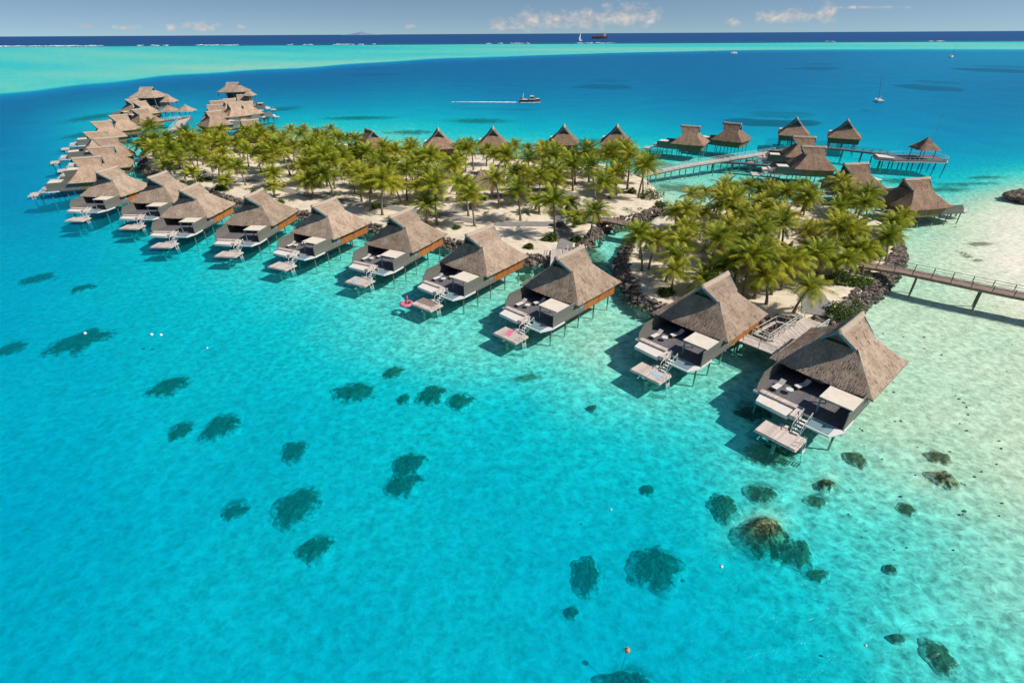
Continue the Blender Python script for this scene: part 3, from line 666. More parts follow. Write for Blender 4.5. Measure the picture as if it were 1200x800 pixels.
def depth_class(px, py):
    q = warp(px, py); out = np.zeros(len(px))
    for i in range(0, len(px), 20000):
        D = np.linalg.norm(q[i:i + 20000, None] - TX[None], axis=-1); K = D * D * np.log(D + 1e-9)
        out[i:i + 20000] = K @ TW[:-3] + TW[-3] + q[i:i + 20000] @ TW[-2:]
    out = np.clip(out, .1, 7.8)
    for bx_, by_, br_, bt_ in BUMPS: out -= bt_ * np.exp(-((px - bx_) ** 2 + (1.4 * (py - by_)) ** 2) / br_ ** 2)
    out = np.clip(out, .1, 7.8)
    # the sand flat beyond the channel, then the barrier reef and the ocean
    e = np.interp(px, EDGE[:, 0], EDGE[:, 1]) + (1.1 * np.sin(px * .021) + .6 * np.sin(px * .057)) * np.clip((700 - px) / 500, .12, 1)
    over = e - py; w = np.clip(over / np.maximum(.9, (e - 50) * .06), 0, 1); w = w * w * (3 - 2 * w)
    hy = horizon_y(px); reef = hy + 12.0
    span = np.clip((e - py) / np.maximum(e - reef, 1), 0, 1)
    flat = 2.65 + .75 * span + .22 * np.sin(px * .013 + span * 4) + .16 * np.sin(span * 13 + px * .007) + .1 * np.sin(px * .05 + span * 21)
    out = out * (1 - w) + flat * w
    o = np.clip((reef - py) / 1.2, 0, 1)
    return out * (1 - o) + 10.0 * o

rows = list(np.arange(1500, 800, -20)) + list(np.arange(800, 300, -5)) + list(np.arange(300, 150, -2.5)) + list(np.arange(150, 66, -1.0)) + list(np.arange(66, 46, -.5))
dist = []
for py in rows:
    p = at(600, py, 0)
    if p.y > 0 and p.y < 60000: dist.append(p.y)
dist = [2.0, 6.0, 10.0] + [d for d in dist if d > 13]
while dist[-1] < 90000: dist.append(dist[-1] * 1.12)
angs = list(np.linspace(-78, -48, 16)[:-1]) + list(np.linspace(-48, 48, 340)) + list(np.linspace(48, 78, 16)[1:])
DA, AA = np.meshgrid(np.array(dist), np.radians(angs), indexing='ij')
# rows of constant forward distance near the middle so the fan stays regular
GX = (DA * np.tan(AA)).ravel(); GY = DA.ravel()
PX, PY = to_px(GX, GY, np.zeros_like(GX))
TC = depth_class(PX, PY)
DEP = np.interp(TC, [c[0] for c in CT], [c[3] for c in CT])
def grid_mesh(name, Z, mat):
    nr, nc = DA.shape; me = bpy.data.meshes.new(name)
    idx = np.arange(nr * nc).reshape(nr, nc)
    q = np.stack([idx[:-1, :-1], idx[:-1, 1:], idx[1:, 1:], idx[1:, :-1]], -1).reshape(-1, 4)
    me.vertices.add(nr * nc); me.vertices.foreach_set('co', np.stack([GX, GY, Z], -1).ravel())
    me.loops.add(q.size); me.loops.foreach_set('vertex_index', q.ravel().astype(np.int32))
    me.polygons.add(len(q)); me.polygons.foreach_set('loop_start', np.arange(0, q.size, 4, dtype=np.int32)); me.polygons.foreach_set('loop_total', np.full(len(q), 4, np.int32))
    me.update(calc_edges=True); me.polygons.foreach_set('use_smooth', [True] * len(q)); me.materials.append(mat); return me
wm = grid_mesh('water', np.zeros_like(GX), M['water'])
wm.attributes.new('depth_class', 'FLOAT', 'POINT').data.foreach_set('value', TC.astype(np.float32))
water = link('water', wm); tag(water, 'clear turquoise lagoon water turning deep blue towards the open ocean', 'water', kind='structure')
bmesh_ = grid_mesh('seabed', -DEP, M['bed'])
weed_shade = np.full(len(GX), -.5); rub = np.clip((2.9 - TC) / 1.0, 0, 1)
def weed_shade_spot(px, py, rx, ry, s=1.0):
    c = at(px, py, 0); k = at(px + rx, py, 0); k2 = at(px, py - ry, 0)
    ax = (k - c).length; ay = (k2 - c).length
    d = np.sqrt(((GX - c.x) / ax) ** 2 + ((GY - c.y) / ay) ** 2)
    np.maximum(weed_shade, s * (.62 - .55 * d), out=weed_shade)
for a in [(795,215,55,9),(870,192,50,8),(845,175,30,7),(1060,205,60,5),(1110,214,50,5),(1150,283,26,3),(1137,297,10,12),(1120,262,6,4),(700,300,30,22),(722,330,20,20),(420,132,70,4),(560,135,60,5),(480,150,50,4),(330,120,30,5),(690,160,50,6),
          (760,172,40,6),(110,130,45,6),(95,150,40,5),(85,165,30,5),(905,440,22,14),(915,520,40,14),(620,430,30,6),(1140,208,60,3),(1160,200,40,3),(770,188,50,6),(1000,220,30,8)]: weed_shade_spot(*a)  # spot at the nearest swim platform paints its shadow onto the bed
CORAL = [
 (904,620,34,21,1,.3,'largest coral head, golden brown top almost breaking the surface'),(935,640,24,15,0,1.2,'dark lobe of coral adjoining the largest golden coral head'),
 (850,585,18,14,0,1.2,'round dark coral head up left of the largest golden one'),(896,571,20,9,0,1.1,'elongated dark coral patch between villa and the largest coral'),
 (972,561,15,6,1,.5,'small flat brown coral patch right of the elongated dark one'),(1108,556,18,9,1,.4,'flat brown coral head alone on the pale sand at right'),
 (1006,532,12,8,0,.6,'small ragged brown coral just off the nearest villa'),(1103,531,14,6,0,.5,'faint brown coral patch above the flat brown head at right'),
 (1105,762,18,15,0,1.2,'dark coral head in the lower right corner'),(1056,742,9,6,0,1.3,'small coral patch up left of the lower right coral head'),
 (771,656,32,25,0,1.6,'big round dark coral head, darkest of the lower middle pair'),(690,664,19,20,0,1.8,'oval coral head left of the big round dark one'),
 (672,708,7,7,0,2,'tiny faint coral below the oval coral head'),(737,789,30,17,0,1.5,'dark coral head cut by the bottom edge under the orange buoy'),
 (368,634,20,14,0,1.9,'small dark coral head, lowest of the left group'),(346,586,26,22,0,2,'large ragged coral head in the left group'),
 (479,536,17,15,0,1.7,'upper half of the tall double coral in the middle'),(471,560,20,15,0,1.9,'lower half of the tall double coral in the middle'),
 (344,521,15,12,0,1.9,'round coral head above the large ragged one at left'),(258,492,22,13,0,1.9,'dark oval coral head left of the round one'),
 (210,500,13,9,0,2.5,'faint coral beside the dark oval head at left'),(195,447,22,10,0,2.0,'flat dark coral patch above the faint one at left'),
 (92,393,28,13,0,2.1,'wide dark coral patch near the left edge, white buoys beyond it'),(412,454,23,10,0,1.6,'wide dark coral patch, left of the row of small ones'),
 (461,432,11,6,0,1.6,'small dark coral above the row of small ones'),(507,457,17,10,0,1.5,'dark coral, middle one of the row below the villas'),
 (542,465,16,8,0,1.5,'dark coral, right one of the row below the villas'),(472,463,8,6,0,1.8,'small faint coral between two dark ones of the row'),
 (43,321,17,5,0,2.5,'thin dark coral streak near the left edge'),(95,332,12,4,0,2.3,'small dark coral streak below the tenth villa'),
 (12,404,15,6,0,3,'dark coral at the very left edge'),(760,568,8,5,0,1.8,'tiny coral dot in open water, right of the middle'),
 (695,473,6,4,0,1.2,'tiny dark rock below the third near villa'),(275,596,16,8,0,3,'very faint deep coral left of the large ragged one'),
 (960,583,12,6,0,1.2,'small faint coral right below the elongated dark patch'),(880,482,22,8,0,1.4,'dark coral in the shadow left of the nearest villa'),  # second mound stands in for the villa's shadow on the bed
 (905,527,30,12,0,1.3,'dark coral in the shadow under the nearest swim platform'),(1065,592,10,6,0,1.0,'faint dark rubble patch right of the largest coral'),  # first mound stands in for the swim platform's shadow
 (615,323,9,4,0,1.0,'small dark rock beside the third near villa'),(840,395,8,4,0,1.0,'small rock in the shade behind the second near villa'),
 (1048,660,7,5,0,1.0,'tiny dark rock on the sand slope at right'),(960,668,14,8,0,1.8,'faint coral below right of the golden head')]
for (px, py, rx, ry, top, dz, lab) in CORAL:
    c = at(px, py, -dz); ax = (at(px + rx, py, -dz) - c).length * 1.5; d_ = np.sqrt((GX - c.x) ** 2 + (GY - c.y) ** 2) / ax
    np.maximum(weed_shade, .58 * (1 - d_ ** 1.5) , out=weed_shade)
bmesh_.attributes.new('weed_shade', 'FLOAT', 'POINT').data.foreach_set('value', weed_shade.astype(np.float32))
bmesh_.attributes.new('rubble', 'FLOAT', 'POINT').data.foreach_set('value', rub.astype(np.float32))
tag(link('seabed', bmesh_), 'pale coral sand bed of the lagoon', 'seabed', kind='structure')

def bed_z(x, y):
    a, b = to_px(x, y, 0.0)
    t = depth_class(np.array([a]), np.array([b]))[0]
    return -float(np.interp(t, [c[0] for c in CT], [c[3] for c in CT]))

# ------------------------------------------------------------------ islands
def seg_dist(P, poly):
    """signed distance (inside > 0) of points to a polygon"""
    best = np.full(len(P), 1e9); inside = np.zeros(len(P), bool); n = len(poly)
    for i in range(n):
        a = poly[i]; b = poly[(i + 1) % n]; ab = b - a; t = np.clip(((P - a) @ ab) / (ab @ ab), 0, 1)
        d = np.linalg.norm(P - (a + t[:, None] * ab), axis=1); best = np.minimum(best, d)
        c = ((a[1] > P[:, 1]) != (b[1] > P[:, 1])) & (P[:, 0] < (b[0] - a[0]) * (P[:, 1] - a[1]) / (b[1] - a[1] + 1e-12) + a[0]); inside ^= c
    return np.where(inside, best, -best)
LONG = [(165,194),(200,214),(245,224),(280,236),(345,248),(410,259),(455,268),(520,280),(560,291),(605,301),(650,303),(676,292),(692,280),(702,264),(722,258),(752,252),(778,240),(776,226),(762,212),(745,202),(700,190),(620,184),(500,176),(400,168),(310,161),(240,158),(200,160),(172,172)]
ISLET = [(729,304),(736,328),(754,352),(785,362),(830,368),(885,373),(940,377),(985,372),(1000,350),(1030,328),(1044,312),(1054,296),(1050,276),(1040,262),(990,243),(930,236),(860,236),(800,242),(765,254),(742,276)]
def poly_w(pts, z=1.2): return np.array([tuple(at(x, y, z))[:2] for x, y in pts])
PL, PI_ = poly_w(LONG), poly_w(ISLET)
def ground_h(x, y, sd): 
    n = mnoise.noise(Vector((x * .12, y * .12, 1))) * .22
    t = min(1, max(0, (sd + 2.6) / 3.6)); t = t * t * (3 - 2 * t)
    return -3.6 + (4.9 + n) * t
def island(name, poly, step, label):
    lo, hi = poly.min(0) - 4, poly.max(0) + 4
    xs = np.arange(lo[0], hi[0], step); ys = np.arange(lo[1], hi[1], step)
    A, B = np.meshgrid(xs, ys, indexing='ij'); P = np.stack([A.ravel(), B.ravel()], -1); sd = seg_dist(P, poly)
    idm = -np.ones(len(P), int); V = []
    for i in np.nonzero(sd > -3.9)[0]: idm[i] = len(V); V.append((P[i, 0], P[i, 1], ground_h(P[i, 0], P[i, 1], sd[i])))
    idm = idm.reshape(A.shape); Fc = []
    for i in range(A.shape[0] - 1):
        for j in range(A.shape[1] - 1):
            q = (idm[i, j], idm[i + 1, j], idm[i + 1, j + 1], idm[i, j + 1])
            if min(q) >= 0: Fc.append(tuple(int(k) for k in q))
    me = bpy.data.meshes.new(name); me.from_pydata(V, [], Fc); me.materials.append(M['sand']); me.polygons.foreach_set('use_smooth', [True] * len(Fc)); me.update()
    return tag(link(name, me), label, 'island', kind='structure')
island('sand_island', PL, 1.5, 'long sandy island planted with coconut palms')
island('sand_islet', PI_, 1.0, 'round sandy islet planted with coconut palms')

def gz(x, y):
    P = np.array([[x, y]]); s = max(seg_dist(P, PL)[0], seg_dist(P, PI_)[0]); return ground_h(x, y, s)

def strip(name, pts, width, mat, off=.05, label=None):
    W = [at(x, y, 1.3) for x, y in pts]; Q = []
    for i in range(len(W) - 1):   # Catmull-Rom resample
        p0, p1, p2, p3 = W[max(i - 1, 0)], W[i], W[i + 1], W[min(i + 2, len(W) - 1)]
        n = max(2, int((p2 - p1).length / 1.2))
        for k in range(n):
            t = k / n; Q.append(.5 * ((2 * p1) + (p2 - p0) * t + (2 * p0 - 5 * p1 + 4 * p2 - p3) * t * t + (3 * p1 - p0 - 3 * p2 + p3) * t ** 3))
    Q.append(W[-1]); mb = MB(); nc = 5; V = []
    for i, q in enumerate(Q):
        d = (Q[min(i + 1, len(Q) - 1)] - Q[max(i - 1, 0)]); d.z = 0; d.normalize(); s = Vector((-d.y, d.x, 0))
        for k in range(nc):
            p = q + s * width * (k / (nc - 1) - .5); z = ground_h(p.x, p.y, 3) + off
            V.append((p.x, p.y, z))
    mb.v = V
    for i in range(len(Q) - 1):
        for k in range(nc - 1): mb.f.append((i * nc + k, i * nc + k + 1, (i + 1) * nc + k + 1, (i + 1) * nc + k)); mb.uv.append([(0, 0)] * 4)
    o = part(name, mb, mat, None, True); return tag(o, label, 'path', kind='structure')
PATH_A = [(190,196),(240,204),(300,214),(350,226),(402,236),(455,243),(520,253),(575,262),(620,263),(650,262),(672,258),(698,258)]
PATH_B = [(520,252),(548,244),(562,236),(600,226),(640,222),(672,229),(668,245),(652,258)]
PATH_C = [(652,262),(664,274),(662,290),(658,300)]
PATH_D = [(957,370),(955,352),(940,338)]
strip('path', PATH_A, 3.2, 'path', .06); strip('path', PATH_B, 2.8, 'path', .10); strip('path', PATH_C, 3.0, 'path', .14); strip('path', PATH_D, 4.2, 'path', .08)
pathpts = [at(x, y, 1.3) for pts in (PATH_A, PATH_B, PATH_C, PATH_D) for x, y in pts]
def near_path(p, r=2.4):
    for pts in (PATH_A, PATH_B, PATH_C, PATH_D):
        for i in range(len(pts) - 1):
            a, b = at(*pts[i], 1.3), at(*pts[i + 1], 1.3); ab = b - a; t = max(0, min(1, (Vector((p[0], p[1], 1.3)) - a).dot(ab) / ab.dot(ab)))
            if ((a + ab * t) - Vector((p[0], p[1], 1.3))).length < r: return True
    return False

# rock revetments
def rocks(name, poly, spans, label, size=(.25, .62), rowsn=5):
    mb = MB(); rnd = random.Random(3); n = len(poly)
    for a, b, dens in spans:
        for i in range(a, b):
            p, q = poly[i % n], poly[(i + 1) % n]; L_ = np.linalg.norm(q - p); d = (q - p) / L_; o = np.array([d[1], -d[0]])
            m = int(L_ * 1.9 * dens)
            for k in range(m):
                for r_ in range(rowsn):
                    c = p + d * (k + rnd.random()) * L_ / m; off = rnd.uniform(-1.0, 1.9)
                    sgn = 1 if seg_dist(np.array([c + o]), poly)[0] < 0 else -1
                    c = c + o * sgn * off; z = 1.25 - .75 * max(0, off + .5) + rnd.uniform(-.15, .25); s = rnd.uniform(*size)
                    mb.blob((c[0], c[1], z), (s * rnd.uniform(.7, 1.2), s * rnd.uniform(.7, 1.2), s * rnd.uniform(.5, .9)), .35, 1, rnd.random() * 99, 1.3)
    return tag(part(name, mb, 'rock', None), label, 'rocks', kind='stuff')
rocks('rock_revetment', PL, [(0, 13, 1), (13, 16, 1), (26, 28, .5)], 'dark volcanic boulders lining the shore of the long island')
rocks('rock_revetment', PI_, [(0, 7, 1.1), (7, 13, 1.1), (19, 20, 1)], 'dark volcanic boulders lining the shore of the round palm islet')

# ------------------------------------------------------------------ palms
def palm_proto(h, seed, lean, fm, n=24, L=3.3):
    rnd = random.Random(seed); az = rnd.random() * 6.28
    pts = []; rad = []
    for k in range(9):
        t = k / 8; b = lean * (t ** 1.6); pts.append((b * math.cos(az), b * math.sin(az), h * t - .3 * (k == 0))); rad.append(.19 * (1 - t) ** 1.5 * .9 + .115 + (.07 if k == 0 else 0))
    tm = MB().tube(pts, rad, 7).mesh('trunk', M['trunk'], True)
    top = Vector(pts[-1]); cb = live = MB(); dry = MB()
    for f in range(n):
        cb = dry if (f >= n - 3 and seed % 2) else live
        u = f / n; phi = f * 2.39996 + rnd.uniform(-.15, .15); th = R(84 - 104 * u ** .85 + rnd.uniform(-8, 8)); l = L * rnd.uniform(.85, 1.1) * (.82 + .25 * math.sin(u * 3.0)); droop = R(rnd.uniform(34, 76))
        K = 9; p = Vector((0, 0, 0)); P_ = [p.copy()]; T = []
        side0 = Vector((-math.sin(phi), math.cos(phi), 0)); twist = rnd.uniform(-.35, .35)
        for k in range(K):
            a = th - droop * ((k + .5) / K) ** 1.3; d = Vector((math.cos(phi) * math.cos(a), math.sin(phi) * math.cos(a), math.sin(a)))
            p = p + d * l / K; P_.append(p.copy()); T.append(d)
        T.append(T[-1])
        # midrib
        for k in range(K):
            w = .035 * (1 - k / K) + .012; s = side0 * w
            cb.face([P_[k] - s, P_[k] + s, P_[k + 1] + s * .8, P_[k + 1] - s * .8])
        nl = 19
        for j in range(nl):
            t = .10 + .88 * j / nl; k = min(K - 1, int(t * K)); fr = t * K - k; q = P_[k].lerp(P_[k + 1], fr); d = T[k]
            ll = l * .29 * (math.sin(math.pi * min(1, t * .86 + .12)) ** .7) * rnd.uniform(.85, 1.1)
            up = side0.cross(d); 
            if up.z < 0: up = -up
            for s in (1, -1):
                sd = (side0 * s * (1 if True else 0) + up * (twist * s)).normalized()
                tip = q + (sd * .80 + d * .55 - Vector((0, 0, .30 + .25 * rnd.random()))) * ll
                w = d * .066
                mid_ = q.lerp(tip, .55) + up * .05 * ll
                cb.face([q - w, q + w, mid_ + w * .9, mid_ - w * .9]); cb.face([mid_ - w * .9, mid_ + w * .9, tip])
    cb = live
    for k in range(6):
        a = k * 1.05; cb.blob((.2 * math.cos(a), .2 * math.sin(a), -.22), (.12, .12, .14), .05, 1, k)
    cm = cb.mesh('crown', M[fm], False)
    root = bpy.data.objects.new('coconut_palm', None); COL.objects.link(root); root.empty_display_size = .5
    link('trunk', tm, root); link('crown', cm, root, top)
    if dry.v: link('dry_frond', dry.mesh('dry_frond', M['frond_d'], False), root, top)
    return root
specs = [(3.8, .5, 'frond'), (5.0, 1.2, 'frond'), (6.0, 1.0, 'frond'), (7.4, 1.6, 'frond'), (6.8, .6, 'frond'), (4.6, .9, 'frond_y'), (5.8, 1.5, 'frond_y'), (2.4, .3, 'frond')]
PROTO = [palm_proto(h, 11 + i, ln, fm, n=(20 if i == 7 else 29), L=(2.8 if i == 7 else 4.0)) for i, (h, ln, fm) in enumerate(specs)]
used_proto = set()
palms = []
def put_palm(x, y, k, sc=1.0, rz=None, zone=''):
    if k in used_proto: o = copy_tree(PROTO[k])
    else: used_proto.add(k); o = PROTO[k]
    o.location = (x, y, gz(x, y) - .05); o.rotation_euler = (0, 0, random.random() * 6.28 if rz is None else rz); o.scale = (sc, sc, sc * random.uniform(.92, 1.06))
    palms.append((o, zone, k)); return o
MAN_L = [(512,264,3),(549,253,4),(556,265,4),(448,252,3),(434,247,2),(424,236,2),(650,275,2),(691,279,2),(610,259,2),(632,250,7),(585,243,2),(470,240,1),(500,262,0),(697,234,3),(748,232,3),(703,250,2),(735,222,4),(668,250,7),(673,266,7),
         (205,204,2),(230,214,7),(268,222,7),(322,231,7),(368,232,0),(392,232,1),(340,205,3),(322,221,0),(212,198,1),(185,190,2),(192,196,5),(180,180,3),(620,230,5),(652,236,5),(640,222,6),(536,228,4),(590,218,3),(715,216,3),(690,214,3),(670,210,5),(727,206,2)]
MAN_I = [(760,316,2),(780,330,1),(752,318,3),(800,318,2),(830,320,3),(785,300,5),(870,350,4),(884,350,3),(898,356,1),(930,366,1),(915,340,2),(860,330,5),(842,312,2),(900,326,5),(880,305,4),(960,310,3),(985,315,4),(1000,300,2),(1010,322,1),(945,332,2)]
pos_all = []
def sample(poly, man, nmin, kinds, zone, margin, rmin, keep):
    P = []
    for px, py, k in man:
        p = at(px, py, 1.3); P.append((p.x, p.y)); put_palm(p.x, p.y, k, random.uniform(.95, 1.1) * (.9 if zone == 'islet' else 1.12), None, zone)
    lo, hi = poly.min(0), poly.max(0); tries = 0
    while len(P) < nmin and tries < 20000:
        tries += 1; x = random.uniform(lo[0], hi[0]); y = random.uniform(lo[1], hi[1])
        if seg_dist(np.array([[x, y]]), poly)[0] < margin: continue
        if any((x - a) ** 2 + (y - b) ** 2 < rmin ** 2 for a, b in P): continue
        if near_path((x, y), 2.0): continue
        a, b = to_px(x, y, 1.3)
        if not keep(a, b): continue
        kk_ = random.choice(kinds)
        if zone == 'long' and b < (196 if a > 380 else 180): kk_ = random.choice([0, 1, 5, 7])
        P.append((x, y)); put_palm(x, y, kk_, random.uniform(.85, 1.12) * (.9 if zone == 'islet' else 1), None, zone)
    return P
def keep_long(a, b):
    # the front strip by the path is open sand
    lim = np.interp(a, [150, 200, 300, 400, 480, 560, 640, 700, 780], [216, 210, 220, 233, 240, 246, 248, 238, 228])
    if b > lim: return False
    if abs(a - 570) < 26 and 205 < b < 252: return False
    if b < 194 and any(abs(a - v_) < 21 for v_ in (437, 513, 577, 661, 724)): return False
    if b < np.interp(a, [150, 200, 300, 400], [172, 170, 166, 166]): return False
    return True
sample(PL, MAN_L, 204, [1, 2, 2, 3, 3, 4, 5, 6], 'long', 1.2, 3.6, keep_long)
sample(PI_, MAN_I, 94, [0, 0, 1, 1, 2, 5, 5, 6, 7], 'islet', 1.0, 2.55, lambda a, b: not (a > 985 and b > 325) and not (a < 790 and b < 292) and not (925 < a < 985 and b > 335) and b < 352)
SIZE = {0: 'short', 7: 'very short young', 1: 'short', 5: 'medium', 2: 'medium-tall', 6: 'tall', 3: 'tallest', 4: 'tall'}
def crown_px(o):
    p = o.location; a, b = to_px(p.x, p.y, p.z + 5); return float(a), float(b), p.y
NEARN = [('left end of the island', 165, 215), ('ninth villa', 215, 262), ('eighth villa', 262, 320), ('seventh villa', 320, 375),
         ('sixth villa', 375, 440), ('fifth villa', 440, 505), ('fourth villa', 505, 575), ('path to the third villa', 575, 660), ('arched bridge', 660, 800)]
ORD = ['nearest', 'second', 'third', 'fourth', 'fifth', 'sixth', 'seventh', 'eighth', 'ninth', 'tenth'] + ['%dth' % i for i in range(11, 60)]
for zone, gl in (('long', 'coconut palms on the long island'), ('islet', 'coconut palms on the round islet')):
    sel = [(crown_px(o), o, k) for o, z, k in palms if z == zone]
    if zone == 'islet': secs = [('left shore', 0, 775), ('left half', 775, 815), ('left middle', 815, 850), ('middle above the second villa', 850, 885), ('middle', 885, 920), ('right middle', 920, 955), ('right half', 955, 990), ('by the long footbridge', 990, 1200)]
    else: secs = [(a, -1e4 if b == 165 else b, 1e4 if c == 800 else c) for a, b, c in NEARN]
    for nm, a, b in secs:
        grp = sorted([s for s in sel if a <= s[0][0] < b], key=lambda s: s[0][2])
        for i, (c, o, k) in enumerate(grp):
            w = ORD[min(i, len(ORD) - 1)]
            col = 'yellowish ' if k in (5, 6) else ''
            if zone == 'long': o['label'] = '%s%s palm, %s from the near shore%s %s' % (col, SIZE[k], w if i else 'first', ' by the' if 'end' in nm or 'bridge' in nm or 'path' in nm else ' behind the', nm)
            else: o['label'] = '%s%s palm, %s from the near shore, islet %s' % (col, SIZE[k], w if i else 'first', nm)
            o['category'] = 'palm tree'; o['group'] = gl
for k in range(len(PROTO)):
    if k not in used_proto:
        for c in kids(PROTO[k]): bpy.data.objects.remove(c)
        bpy.data.objects.remove(PROTO[k])

# low scrub under the palms: seedlings and creepers nobody could count
mb = MB(); rnd = random.Random(77); done_ = 0
while done_ < 230:
    poly = PL if rnd.random() < .68 else PI_; lo, hi = poly.min(0), poly.max(0); x = rnd.uniform(lo[0], hi[0]); y = rnd.uniform(lo[1], hi[1]); sdv = seg_dist(np.array([[x, y]]), poly)[0]
    if sdv < .8 or near_path((x, y), 2.0) or mnoise.noise(Vector((x * .07, y * .07, 9))) < -.12: continue
    done_ += 1; g = gz(x, y); r = rnd.uniform(.35, 1.25)
    for k in range(int(34 * r + 12)):
        a = rnd.random() * 6.28; q = r * math.sqrt(rnd.random()) * (1 + .3 * math.sin(2 * a + x)); c = Vector((x + q * math.cos(a), y + q * math.sin(a), g + rnd.uniform(.03, .45 * r)))
        u = Vector((rnd.uniform(-1, 1), rnd.uniform(-1, 1), rnd.uniform(-.2, .8))).normalized(); v = u.cross(Vector((rnd.uniform(-1, 1), rnd.uniform(-1, 1), 1))).normalized(); s_ = .10 + .14 * rnd.random()
        mb.face([c - u * s_, c + v * s_ * .5, c + u * s_, c - v * s_ * .5])
tag(part('undergrowth', mb, 'bush', None), 'low green scrub scattered on the sand under the palms', 'undergrowth', kind='stuff')

# bushes and young plants
def bush(px, py, r, label, mat='bush', z=None, yellow=False):
    p = at(px, py, 1.3); mb = MB(); rnd = random.Random(px * 7 + py)
    for k in range(int(420 * min(2.2, r))):
        a, b_ = rnd.random() * 6.28, math.acos(rnd.uniform(-.1, 1)); rr = r * rnd.uniform(.55, 1.05) * (1 + .25 * math.sin(3 * a + px))
        c = Vector((rr * math.sin(b_) * math.cos(a), rr * math.sin(b_) * math.sin(a), .75 * rr * math.cos(b_) + .1))
        u = Vector((rnd.uniform(-1, 1), rnd.uniform(-1, 1), rnd.uniform(-.4, .8))).normalized(); v = u.cross(Vector((rnd.uniform(-1, 1), rnd.uniform(-1, 1), 1))).normalized()
        s = .16 + .12 * rnd.random(); mb.face([c - u * s, c + v * s * .5, c + u * s, c - v * s * .5])
    t = thing('bush', label, 'bush', 'green bushes', (p.x, p.y, gz(p.x, p.y)))
    part('foliage', mb, mat, t); st = MB()
    for k in range(4): st.tube([(0, 0, -.2), (rnd.uniform(-.4, .4) * r, rnd.uniform(-.4, .4) * r, .5 * r)], .04, 5)
    part('stem', st, 'trunk', t); return t
BUSH = [(762,231,3.0,'large bright green bush above the rocks by the lagoon boardwalk'),(775,240,1.8,'smaller green bush at the right tip of the long island'),(645,281,1.6,'round bush on the sand left of the path to the dock'),
 (676,283,1.3,'small round bush right of the path to the dock'),(983,368,2.3,'bright green bush behind the roof of the nearest villa'),(984,330,2.4,'dark green bush near the start of the long footbridge'),(1007,332,1.9,'green bush on the rocks just below the long footbridge'),
 (238,212,2.0,'dark green bush on the sand near the eighth villa'),(258,222,1.6,'pale green bush by the rocks behind the eighth villa'),(225,218,1.4,'small green bush at the left end of the island'),(440,244,1.2,'low green shrub between path and rocks'),
 (680,262,1.2,'low green plant on the sand beside the bridge path'),(1025,300,1.8,'green bush on the right shore of the round islet'),(1035,285,1.4,'small bush on the rocky right rim of the islet'),(515,276,.8,'tiny green plant on the rocks behind the fourth villa'),
 (535,268,.8,'tiny green plant beside the path above the rocks'),(620,290,1.0,'small green plant on the rock edge behind the fourth villa'),(780,345,1.3,'small bush on the sand at the near left of the islet'),(740,226,1.4,'olive green bush under the palms near the boardwalk start'),
 (300,226,1.0,'small green plant behind the seventh villa'),(330,238,.9,'small green plant on the shore behind the sixth villa'),(395,250,.9,'small green plant on the shore right of the sixth villa roof'),(190,186,1.8,'dark bush at the far left shore under the palms'),(1000,352,1.5,'green bush among boulders on the right shore of the islet')]
for b_ in BUSH: bush(*b_)

